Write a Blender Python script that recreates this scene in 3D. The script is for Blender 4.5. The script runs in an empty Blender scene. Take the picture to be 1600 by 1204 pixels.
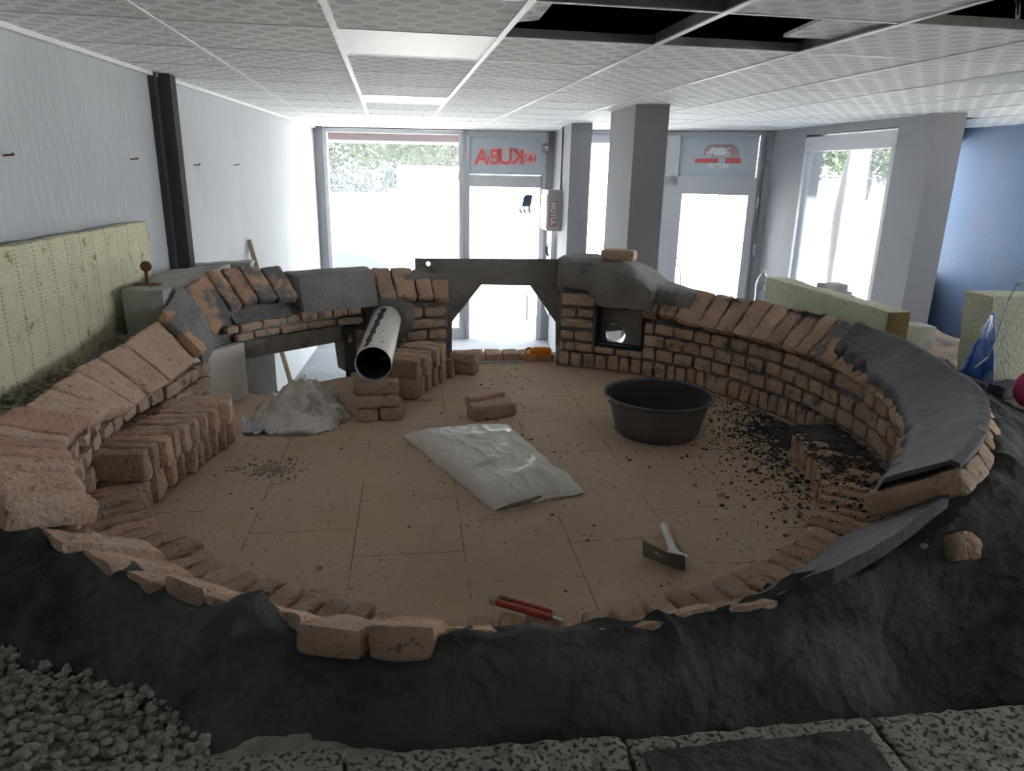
import bpy, bmesh, math, random
from mathutils import Vector, Matrix, noise
random.seed(7)
sc = bpy.context.scene
col = sc.collection
ZC = 2.155          # height of the lens above the room floor; everything below is measured from the lens, then lifted by ZC
PI = math.pi

# ------------------------------------------------------------------ camera
F = 1111.8; CX, CY = 800, 602
pitch, yaw, roll = math.radians(16.783), math.radians(9.709), math.radians(1.203)
fw = Vector((math.sin(yaw)*math.cos(pitch), math.cos(yaw)*math.cos(pitch), -math.sin(pitch)))
r0 = Vector((math.cos(yaw), -math.sin(yaw), 0)); u0 = r0.cross(fw)
cR = math.cos(roll)*r0 + math.sin(roll)*u0; cU = math.cos(roll)*u0 - math.sin(roll)*r0
cam = bpy.data.objects.new('camera', bpy.data.cameras.new('camera'))
col.objects.link(cam); sc.camera = cam
cam.data.sensor_fit = 'HORIZONTAL'; cam.data.sensor_width = 36; cam.data.lens = F/1600*36
cam.data.clip_start = .02; cam.data.clip_end = 500
cam.matrix_world = Matrix(((cR.x, cU.x, -fw.x, 0), (cR.y, cU.y, -fw.y, 0), (cR.z, cU.z, -fw.z, 0), (0, 0, 0, 1)))

# survey helpers: sight lines met with a known plane / cylinder of the real place
def ray(px, py): return fw + cR*((px-CX)/F) - cU*((py-CY)/F)
def onz(px, py, z): d = ray(px, py); return d*(z/d.z)
def ony(px, py, y): d = ray(px, py); return d*(y/d.y)
def onpl(px, py, A, B):
    d = ray(px, py); n = Vector((-(B[1]-A[1]), B[0]-A[0]))
    t = (A[0]*n.x + A[1]*n.y)/(d.x*n.x + d.y*n.y); return d*t
OC = Vector((.4, 2.75))      # centre of the oven
def oncyl(px, py, r):
    d = ray(px, py); a = d.x**2+d.y**2; b = -2*(d.x*OC.x+d.y*OC.y); c = OC.dot(OC)-r*r
    D = max(b*b-4*a*c, 0); t = (-b+math.sqrt(D))/(2*a); return d*t
def pol(th, r, z): a = math.radians(th); return Vector((OC.x+r*math.cos(a), OC.y+r*math.sin(a), z))
def theta(p): return math.degrees(math.atan2(p.y-OC.y, p.x-OC.x))

# ------------------------------------------------------------------ materials
def M(name, base, rough=.8, metal=0., var=.12, scale=6., bump=.15, bscale=40., col2=None, c2scale=3., c2lo=.5, c2hi=.6, rnd=0., spec=.3, detail=6, stretch=None, pits=0., pscale=60., plo=.6, phi=.7):
    m = bpy.data.materials.new(name); m.use_nodes = True
    nt = m.node_tree; N = nt.nodes; L = nt.links
    b = N['Principled BSDF']; b.inputs['Roughness'].default_value = rough; b.inputs['Metallic'].default_value = metal
    b.inputs['Specular IOR Level'].default_value = spec
    tc = N.new('ShaderNodeTexCoord'); co = tc.outputs['Object']
    if stretch:
        mp = N.new('ShaderNodeMapping'); mp.inputs['Scale'].default_value = stretch; L.new(co, mp.inputs[0]); co = mp.outputs[0]
    if rnd:
        oi = N.new('ShaderNodeObjectInfo'); ad = N.new('ShaderNodeVectorMath'); ad.operation = 'ADD'
        sx = N.new('ShaderNodeMath'); sx.operation = 'MULTIPLY'; sx.inputs[1].default_value = 37
        L.new(oi.outputs['Random'], sx.inputs[0]); L.new(co, ad.inputs[0]); L.new(sx.outputs[0], ad.inputs[1]); co = ad.outputs[0]
    n1 = N.new('ShaderNodeTexNoise'); n1.inputs['Scale'].default_value = scale; n1.inputs['Detail'].default_value = detail
    L.new(co, n1.inputs['Vector'])
    mx = N.new('ShaderNodeMix'); mx.data_type = 'RGBA'; L.new(n1.outputs['Fac'], mx.inputs[0])
    mx.inputs[6].default_value = (*[c*(1-var*1.6) for c in base], 1); mx.inputs[7].default_value = (*[min(c*(1+var*1.6), 1) for c in base], 1)
    out = mx.outputs[2]
    if col2:
        n2 = N.new('ShaderNodeTexNoise'); n2.inputs['Scale'].default_value = c2scale; n2.inputs['Detail'].default_value = 8; n2.inputs['Roughness'].default_value = .65
        L.new(co, n2.inputs['Vector'])
        rp = N.new('ShaderNodeMapRange'); rp.inputs[1].default_value = c2lo; rp.inputs[2].default_value = c2hi
        L.new(n2.outputs['Fac'], rp.inputs[0])
        m2 = N.new('ShaderNodeMix'); m2.data_type = 'RGBA'; L.new(rp.outputs[0], m2.inputs[0]); L.new(out, m2.inputs[6]); m2.inputs[7].default_value = (*col2, 1)
        out = m2.outputs[2]
    if pits:
        n4 = N.new('ShaderNodeTexNoise'); n4.inputs['Scale'].default_value = pscale; n4.inputs['Detail'].default_value = 3; n4.inputs['Roughness'].default_value = .7
        L.new(co, n4.inputs['Vector'])
        r4 = N.new('ShaderNodeMapRange'); r4.inputs[1].default_value = plo; r4.inputs[2].default_value = phi; r4.inputs[4].default_value = pits; L.new(n4.outputs['Fac'], r4.inputs[0])
        m4 = N.new('ShaderNodeMix'); m4.data_type = 'RGBA'; L.new(r4.outputs[0], m4.inputs[0]); L.new(out, m4.inputs[6]); m4.inputs[7].default_value = (.08, .06, .05, 1)
        out = m4.outputs[2]
    if rnd:
        hs = N.new('ShaderNodeHueSaturation'); mr = N.new('ShaderNodeMapRange'); mr.inputs[3].default_value = 1-rnd; mr.inputs[4].default_value = 1+rnd
        L.new(oi.outputs['Random'], mr.inputs[0]); L.new(mr.outputs[0], hs.inputs['Value']); L.new(out, hs.inputs['Color']); out = hs.outputs[0]
    L.new(out, b.inputs['Base Color'])
    if bump:
        n3 = N.new('ShaderNodeTexNoise'); n3.inputs['Scale'].default_value = bscale; n3.inputs['Detail'].default_value = 5
        L.new(co, n3.inputs['Vector'])
        bp = N.new('ShaderNodeBump'); bp.inputs['Strength'].default_value = bump; bp.inputs['Distance'].default_value = .01
        L.new(n3.outputs['Fac'], bp.inputs['Height']); L.new(bp.outputs[0], b.inputs['Normal'])
    return m

MAT = {}
MAT['plaster'] = M('white_wall_plaster', (.50, .515, .54), .9, var=.05, scale=3, bump=.55, bscale=28, col2=(.42, .43, .46), c2scale=2.2, c2lo=.56, c2hi=.75, stretch=(1, 1, .4))
MAT['grey'] = M('grey_paint', (.31, .31, .33), .75, var=.06, scale=2, bump=.12, bscale=60, col2=(.27, .27, .285), c2scale=2.5, c2lo=.6, c2hi=.75)
MAT['blue'] = M('blue_wall_paint', (.19, .255, .38), .8, var=.05, scale=2, bump=.2, bscale=40, col2=(.24, .26, .31), c2scale=1.3, c2lo=.5, c2hi=.75)
MAT['back'] = M('rear_wall_plaster', (.5, .5, .5), .9)
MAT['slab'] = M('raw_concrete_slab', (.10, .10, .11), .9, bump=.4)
MAT['floor'] = M('dusty_floor', (.17, .175, .19), .8, var=.15, scale=2.5, bump=.3, col2=(.11, .11, .115), c2scale=1.5, c2lo=.5, c2hi=.7)
MAT['pave'] = M('street_concrete', (.55, .54, .52), .9, var=.08, scale=1.2, bump=.1)
MAT['tbar'] = M('white_painted_steel', (.78, .78, .78), .5, var=.02)
MAT['lightpanel'] = M('frosted_light_panel', (.66, .67, .68), .5, var=.01, bump=0)
MAT['pvc'] = M('grey_white_window_frame', (.56, .57, .59), .45, var=.03, bump=.03)
MAT['signbg'] = M('frosted_sign_film', (.55, .59, .62), .5, var=.02, bump=0)
MAT['signred'] = M('red_sign_film', (.75, .10, .10), .5, var=.02, bump=0)
MAT['signpink'] = M('faded_red_sign_film', (.76, .36, .36), .5, var=.02, bump=0)
MAT['white'] = M('white_film', (.82, .82, .82), .5, var=.01, bump=0)
MAT['brick'] = M('handmade_clay_brick', (.53, .36, .26), .95, var=.20, scale=9, bump=1., bscale=70, col2=(.52, .43, .36), c2scale=7, c2lo=.52, c2hi=.72, rnd=.16, spec=.1, pits=.75, pscale=45)
MAT['brickred'] = M('redder_clay_brick', (.56, .335, .235), .95, var=.2, scale=9, bump=1., bscale=70, col2=(.48, .39, .33), c2scale=6, c2lo=.54, c2hi=.7, rnd=.16, spec=.1, pits=.75, pscale=45)
MAT['brickmort'] = M('mortar_smeared_clay_brick', (.50, .315, .215), .95, var=.2, scale=9, bump=1., bscale=60, col2=(.19, .18, .18), c2scale=8, c2lo=.47, c2hi=.56, rnd=.15, spec=.1)
MAT['lining'] = M('oven_lining_brick', (.54, .40, .31), .95, var=.22, scale=8, bump=.9, bscale=60, col2=(.20, .18, .165), c2scale=12, c2lo=.55, c2hi=.67, spec=.1, pits=.6, pscale=50)
MAT['mortar'] = M('grey_mortar', (.275, .258, .248), .85, var=.22, scale=7, bump=.9, bscale=50, col2=(.165, .156, .152), c2scale=4, c2lo=.55, c2hi=.68, spec=.25)
MAT['wetmortar'] = M('fresh_smooth_mortar', (.088, .088, .095), .6, var=.18, scale=5, bump=.5, bscale=35, col2=(.045, .045, .048), c2scale=6, c2lo=.58, c2hi=.7, spec=.45, stretch=(1, .5, 1))
MAT['plastergrey'] = M('rough_grey_render', (.105, .107, .098), .95, var=.3, scale=4, bump=1., bscale=35, col2=(.052, .053, .05), c2scale=2.2, c2lo=.48, c2hi=.6, spec=.1)
MAT['nearblack'] = M('dark_mortar_crumbs', (.085, .078, .072), .95, var=.3, bump=.5, spec=.1)
MAT['pumice'] = M('pumice_gravel', (.39, .365, .30), .95, var=.25, scale=30, bump=.6, bscale=120, spec=.1)
MAT['concrete'] = M('grey_concrete', (.40, .39, .36), .9, var=.15, scale=8, bump=.5, bscale=60, col2=(.30, .29, .27), c2scale=5)
MAT['panelconc'] = M('white_flaked_concrete', (.72, .67, .63), .9, var=.12, scale=8, bump=.4, bscale=30, col2=(.2, .18, .17), c2scale=7, c2lo=.6, c2hi=.68, stretch=(1, 1, .35))
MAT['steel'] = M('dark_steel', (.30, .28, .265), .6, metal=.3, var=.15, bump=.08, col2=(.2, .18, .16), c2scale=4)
MAT['galv'] = M('galvanised_steel', (.55, .57, .6), .4, metal=.6, var=.08, bump=.05)
MAT['rust'] = M('rusty_steel', (.22, .12, .075), .85, metal=.3, var=.3, scale=20, bump=.4)
MAT['column'] = M('dark_painted_steel', (.075, .068, .075), .95, var=.12, bump=.06, spec=.03)
MAT['pipewhite'] = M('white_enamel_duct', (.66, .62, .57), .45, var=.06, bump=.03)
MAT['black'] = M('black_tar', (.02, .02, .02), .6, var=.2, bump=.3)
MAT['bowl'] = M('grey_black_rubber', (.15, .145, .15), .6, var=.25, scale=9, bump=.15, col2=(.17, .16, .155), c2scale=5, c2lo=.55, c2hi=.75)
MAT['sack'] = M('woven_white_sack', (.84, .80, .75), .36, var=.06, scale=5, bump=.3, bscale=160, col2=(.55, .50, .44), c2scale=4, c2lo=.55, c2hi=.75, spec=.5)
MAT['oldsack'] = M('dusty_grey_sack', (.70, .64, .59), .6, var=.12, scale=6, bump=.5, bscale=60, col2=(.36, .32, .29), c2scale=5, spec=.4)
MAT['film'] = M('clear_wrinkled_plastic', (.58, .62, .68), .25, var=.1, bump=.4, bscale=25, spec=.6)
MAT['bluefilm'] = M('blue_plastic_sheet', (.05, .17, .62), .35, var=.2, bump=.4, bscale=20, col2=(.45, .58, .80), c2scale=5, c2lo=.48, c2hi=.6, spec=.6)
MAT['pink'] = M('pink_plastic', (.75, .07, .2), .5, var=.1, bump=.2)
MAT['orange'] = M('orange_plastic', (.80, .27, .02), .4, var=.06, bump=.05)
MAT['redtool'] = M('red_tool_plastic', (.42, .075, .055), .5, var=.1, bump=.05)
MAT['wood'] = M('dry_wood', (.36, .28, .2), .8, var=.2, scale=4, bump=.2, stretch=(8, 8, 1))
MAT['box'] = M('beige_box_enamel', (.50, .47, .44), .6, var=.03)
MAT['boxred'] = M('faded_red_sticker', (.50, .27, .24), .6, var=.03)
MAT['cable'] = M('white_cable', (.7, .7, .68), .5, var=.03)
MAT['rubble'] = M('dusty_rubble', (.2, .17, .16), .9, var=.3, bump=.6)
MAT['clay'] = M('brown_clay_earth', (.27, .2, .16), .95, var=.25, scale=6, bump=.7, col2=(.12, .11, .1), c2scale=4, c2lo=.5, c2hi=.62)
MAT['leaf'] = M('tree_leaves', (.035, .052, .026), .7, var=.4, scale=.8, bump=0, rnd=.25)
MAT['leafdark'] = M('shrub_leaves', (.018, .034, .034), .7, var=.4, scale=.8, bump=0)
MAT['bark'] = M('tree_bark', (.035, .032, .034), .9, var=.2, bump=.6)
MAT['shadepave'] = M('shaded_paving', (.075, .088, .125), .9, var=.25, scale=6, bump=.2)  # paving darkened and blued to stand for the building's shade
MAT['colgrey'] = M('shaded_grey_paint', (.27, .265, .285), .75, var=.06, scale=2, bump=.12, bscale=60)  # wall grey darkened for columns whose fronts face away from the light
MAT['streetwall'] = M('whitewashed_wall', (.78, .77, .74), .9, var=.04)
MAT['fence'] = M('dark_fence_paint', (.012, .016, .022), .7)
MAT['carpaint'] = M('blue_grey_car_paint', (.012, .022, .034), .5, var=.05, bump=0, spec=.6)
MAT['tyre'] = M('tyre_rubber', (.02, .02, .02), .8)
MAT['carglass'] = M('dark_car_glass', (.008, .01, .013), .3, bump=0, spec=.7)
MAT['redawning'] = M('red_awning', (.09, .012, .014), .7, var=.08)
MAT['dirt'] = M('ash_dirt', (.2, .18, .165), .95, var=.3, bump=.5)

def mat_insul():
    m = M('rockwool_board', (.66, .62, .45), .95, var=.10, scale=10, bump=.7, bscale=70, col2=(.30, .25, .10), c2scale=17, c2lo=.58, c2hi=.68, spec=.05)
    return m
MAT['insul'] = mat_insul()
MAT['insulpale'] = M('pale_rockwool_board', (.62, .63, .47), .95, var=.08, scale=10, bump=.6, bscale=70, col2=(.26, .25, .13), c2scale=38, c2lo=.60, c2hi=.68, spec=.05)
MAT['insulend'] = M('brown_rockwool_cut_end', (.30, .21, .10), .95, var=.2, scale=15, bump=.6, spec=.05)

def mat_stitched():
    # quilted board: small dark stitch dots in vertical rows and fine horizontal ribs
    m = bpy.data.materials['rockwool_board'].copy(); m.name = 'stitched_rockwool_board'
    nt = m.node_tree; N = nt.nodes; L = nt.links; b = N['Principled BSDF']
    src = b.inputs['Base Color'].links[0].from_socket
    tc = N.new('ShaderNodeTexCoord'); sp = N.new('ShaderNodeSeparateXYZ'); L.new(tc.outputs['Object'], sp.inputs[0])
    def mth(op, a, bb=None):
        n = N.new('ShaderNodeMath'); n.operation = op
        for i, q in enumerate((a, bb)):
            if q is None: continue
            if isinstance(q, (int, float)): n.inputs[i].default_value = q
            else: L.new(q, n.inputs[i])
        return n.outputs[0]
    fy = mth('FRACT', mth('MULTIPLY', sp.outputs[1], 8.3)); fz = mth('FRACT', mth('MULTIPLY', sp.outputs[2], 70.))
    line = mth('LESS_THAN', mth('ABSOLUTE', mth('SUBTRACT', fy, .5)), .035)
    dot = mth('MULTIPLY', line, mth('LESS_THAN', fz, .55))
    rib = mth('MULTIPLY', mth('LESS_THAN', fz, .3), .14)
    fac = mth('MAXIMUM', mth('MULTIPLY', dot, .75), rib)
    mx = N.new('ShaderNodeMix'); mx.data_type = 'RGBA'; L.new(fac, mx.inputs[0]); L.new(src, mx.inputs[6]); mx.inputs[7].default_value = (.25, .21, .08, 1)
    L.new(mx.outputs[2], b.inputs['Base Color'])
    return m
MAT['stitched'] = mat_stitched()

def mat_pumiceblock():
    m = M('pumice_block', (.36, .335, .275), .95, var=.15, scale=14, bump=0, spec=.1)
    nt = m.node_tree; N = nt.nodes; L = nt.links; b = N['Principled BSDF']
    src = b.inputs['Base Color'].links[0].from_socket
    tc = N.new('ShaderNodeTexCoord'); v = N.new('ShaderNodeTexVoronoi'); v.inputs['Scale'].default_value = 130
    L.new(tc.outputs['Object'], v.inputs['Vector'])
    n = N.new('ShaderNodeTexNoise'); n.inputs['Scale'].default_value = 95; n.inputs['Detail'].default_value = 4; L.new(tc.outputs['Object'], n.inputs['Vector'])
    mr = N.new('ShaderNodeMapRange'); mr.inputs[1].default_value = .52; mr.inputs[2].default_value = .60; L.new(n.outputs['Fac'], mr.inputs[0])
    mx = N.new('ShaderNodeMix'); mx.data_type = 'RGBA'; L.new(mr.outputs[0], mx.inputs[0]); L.new(src, mx.inputs[6]); mx.inputs[7].default_value = (.09, .085, .08, 1)
    L.new(mx.outputs[2], b.inputs['Base Color'])
    bp = N.new('ShaderNodeBump'); bp.inputs['Strength'].default_value = .3; bp.inputs['Distance'].default_value = .005
    sb = N.new('ShaderNodeMath'); sb.operation = 'SUBTRACT'; L.new(v.outputs['Distance'], sb.inputs[1]); sb.inputs[0].default_value = 1
    s2 = N.new('ShaderNodeMath'); s2.operation = 'SUBTRACT'; L.new(sb.outputs[0], s2.inputs[0]); L.new(mr.outputs[0], s2.inputs[1])
    L.new(s2.outputs[0], bp.inputs['Height']); L.new(bp.outputs[0], b.inputs['Normal'])
    return m
MAT['pumiceblock'] = mat_pumiceblock()

def mnode(N, L):
    def mth(op, a, bb=None):
        n = N.new('ShaderNodeMath'); n.operation = op
        for i, q in enumerate((a, bb)):
            if q is None: continue
            if isinstance(q, (int, float)): n.inputs[i].default_value = q
            else: L.new(q, n.inputs[i])
        return n.outputs[0]
    return mth

TX0, TY0, TS, HC = -.181, 2.859, .6, .473      # ceiling grid
def mat_ceiling():
    m = M('perforated_ceiling_tile', (.77, .77, .77), .85, var=.02, bump=0)
    nt = m.node_tree; N = nt.nodes; L = nt.links; b = N['Principled BSDF']; mth = mnode(N, L)
    tc = N.new('ShaderNodeTexCoord'); sp = N.new('ShaderNodeSeparateXYZ'); L.new(tc.outputs['Object'], sp.inputs[0])
    def ell(ox, oy, rx, ry):
        fx = mth('SUBTRACT', mth('FRACT', mth('ADD', mth('MULTIPLY', sp.outputs[0], 1/.122), ox)), .5)
        fy = mth('SUBTRACT', mth('FRACT', mth('ADD', mth('MULTIPLY', sp.outputs[1], 1/.15), oy)), .5)
        q = mth('ADD', mth('POWER', mth('ABSOLUTE', mth('DIVIDE', fx, rx)), 2.5), mth('POWER', mth('ABSOLUTE', mth('DIVIDE', fy, ry)), 2.5))
        return mth('LESS_THAN', q, 1.)
    e = mth('MAXIMUM', mth('MAXIMUM', ell(.41, .35, .285, .235), ell(.91, .85, .285, .235)), mth('MULTIPLY', mth('MAXIMUM', ell(.91, .35, .2, .24), ell(.41, .85, .2, .24)), .3))
    dn = N.new('ShaderNodeTexVoronoi'); dn.inputs['Scale'].default_value = 210; L.new(tc.outputs['Object'], dn.inputs['Vector'])
    d = mth('MULTIPLY', e, mth('ADD', .42, mth('MULTIPLY', mth('LESS_THAN', dn.outputs['Distance'], .42), .4)))
    mx = N.new('ShaderNodeMix'); mx.data_type = 'RGBA'; L.new(d, mx.inputs[0])
    mx.inputs[6].default_value = (.87, .87, .87, 1); mx.inputs[7].default_value = (.42, .42, .43, 1)
    L.new(mx.outputs[2], b.inputs['Base Color'])
    return m
MAT['ceil'] = mat_ceiling()

def mat_hearth():
    m = M('hearth_tile', (.58, .425, .30), .9, var=.12, scale=3, bump=.5, bscale=70, col2=(.58, .46, .36), c2scale=2.2, c2lo=.45, c2hi=.65, spec=.15)
    nt = m.node_tree; N = nt.nodes; L = nt.links; b = N['Principled BSDF']; mth = mnode(N, L)
    src = b.inputs['Base Color'].links[0].from_socket
    tc = N.new('ShaderNodeTexCoord'); mp = N.new('ShaderNodeMapping'); mp.inputs['Rotation'].default_value = (0, 0, math.radians(1.6)); L.new(tc.outputs['Object'], mp.inputs[0])
    sp = N.new('ShaderNodeSeparateXYZ'); L.new(mp.outputs[0], sp.inputs[0])
    W, H = .345, .385
    xs = mth('DIVIDE', mth('SUBTRACT', sp.outputs[0], HEARTH_JX), W)
    row = mth('FLOOR', xs); fx = mth('ABSOLUTE', mth('SUBTRACT', mth('FRACT', xs), .5))
    ys = mth('ADD', mth('DIVIDE', mth('SUBTRACT', sp.outputs[1], HEARTH_JY), H), mth('MULTIPLY', row, .47))
    fy = mth('ABSOLUTE', mth('SUBTRACT', mth('FRACT', ys), .5))
    nz = N.new('ShaderNodeTexNoise'); nz.inputs['Scale'].default_value = 30; L.new(tc.outputs['Object'], nz.inputs['Vector'])
    wob = mth('MULTIPLY', mth('SUBTRACT', nz.outputs['Fac'], .5), .012)
    jx = mth('GREATER_THAN', mth('ADD', fx, wob),   .4938); jy = mth('GREATER_THAN', mth('ADD', fy, wob), .4945)
    nb = N.new('ShaderNodeTexNoise'); nb.inputs['Scale'].default_value = 5; L.new(tc.outputs['Object'], nb.inputs['Vector'])
    br = mth('GREATER_THAN', nb.outputs['Fac'], .49)
    j = mth('MULTIPLY', mth('MAXIMUM', jx, jy), mth('ADD', .08, mth('MULTIPLY', br, .5)))
    mx = N.new('ShaderNodeMix'); mx.data_type = 'RGBA'; L.new(j, mx.inputs[0]); L.new(src, mx.inputs[6]); mx.inputs[7].default_value = (.07, .055, .045, 1)
    # specks of dirt
    sn = N.new('ShaderNodeTexNoise'); sn.inputs['Scale'].default_value = 60; sn.inputs['Detail'].default_value = 3; L.new(tc.outputs['Object'], sn.inputs['Vector'])
    ln = N.new('ShaderNodeTexNoise'); ln.inputs['Scale'].default_value = 2.2; L.new(tc.outputs['Object'], ln.inputs['Vector'])
    sp1 = mth('MULTIPLY', mth('GREATER_THAN', mth('ADD', sn.outputs['Fac'], mth('MULTIPLY', ln.outputs['Fac'], .25)), .81), .6)
    m2 = N.new('ShaderNodeMix'); m2.data_type = 'RGBA'; L.new(sp1, m2.inputs[0]); L.new(mx.outputs[2], m2.inputs[6]); m2.inputs[7].default_value = (.12, .1, .09, 1)
    L.new(m2.outputs[2], b.inputs['Base Color'])
    return m
HEARTH_JX, HEARTH_JY = -.10+1.2, 2.02+.0
# (set relative to the hearth slab origin below)

def mat_glass():
    m = bpy.data.materials.new('hazy_window_glass'); m.use_nodes = True
    nt = m.node_tree; N = nt.nodes; L = nt.links; N.clear()
    o = N.new('ShaderNodeOutputMaterial'); t = N.new('ShaderNodeBsdfTransparent'); t.inputs[0].default_value = (.95, .97, .97, 1)
    g = N.new('ShaderNodeBsdfGlossy'); g.inputs['Roughness'].default_value = .03
    d = N.new('ShaderNodeBsdfTranslucent'); d.inputs[0].default_value = (.9, .92, .93, 1)  # faint white haze put into the panes to pale the view outside
    m1 = N.new('ShaderNodeMixShader'); m1.inputs[0].default_value = .05; m2 = N.new('ShaderNodeMixShader'); m2.inputs[0].default_value = .03
    L.new(t.outputs[0], m1.inputs[1]); L.new(g.outputs[0], m1.inputs[2]); L.new(m1.outputs[0], m2.inputs[1]); L.new(d.outputs[0], m2.inputs[2])
    L.new(m2.outputs[0], o.inputs[0]); return m
MAT['glass'] = mat_glass()
def mat_bottle():
    m = bpy.data.materials.new('clear_bottle_plastic'); m.use_nodes = True
    nt = m.node_tree; N = nt.nodes; L = nt.links; N.clear()
    o = N.new('ShaderNodeOutputMaterial'); t = N.new('ShaderNodeBsdfTransparent'); t.inputs[0].default_value = (.88, .9, .92, 1)
    g = N.new('ShaderNodeBsdfGlossy'); g.inputs['Roughness'].default_value = .08
    m1 = N.new('ShaderNodeMixShader'); lw = N.new('ShaderNodeLayerWeight'); lw.inputs[0].default_value = .3
    L.new(lw.outputs['Facing'], m1.inputs[0]); L.new(t.outputs[0], m1.inputs[1]); L.new(g.outputs[0], m1.inputs[2]); L.new(m1.outputs[0], o.inputs[0]); return m
MAT['bottle'] = mat_bottle()
def mat_signfilm(name, c):
    # printed film on glass: lets some daylight through
    m = bpy.data.materials.new(name); m.use_nodes = True
    nt = m.node_tree; N = nt.nodes; L = nt.links; N.clear()
    o = N.new('ShaderNodeOutputMaterial'); d = N.new('ShaderNodeBsdfDiffuse'); d.inputs[0].default_value = (*c, 1)
    t = N.new('ShaderNodeBsdfTranslucent'); t.inputs[0].default_value = (*c, 1); mx = N.new('ShaderNodeMixShader'); mx.inputs[0].default_value = .12
    L.new(d.outputs[0], mx.inputs[1]); L.new(t.outputs[0], mx.inputs[2]); L.new(mx.outputs[0], o.inputs[0]); return m
MAT['signbg'] = mat_signfilm('frosted_sign_film', (.50, .54, .57))
MAT['signred'] = mat_signfilm('red_sign_film', (.78, .20, .20))
MAT['signpink'] = mat_signfilm('faded_red_sign_film', (.88, .50, .50))
MAT['signglow'] = mat_signfilm('washed_red_sign_film', (.62, .42, .43))
MAT['trinket'] = mat_signfilm('blue_grey_fabric', (.10, .13, .19))
MAT['signwhite'] = mat_signfilm('white_sign_film', (.9, .9, .9))

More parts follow.
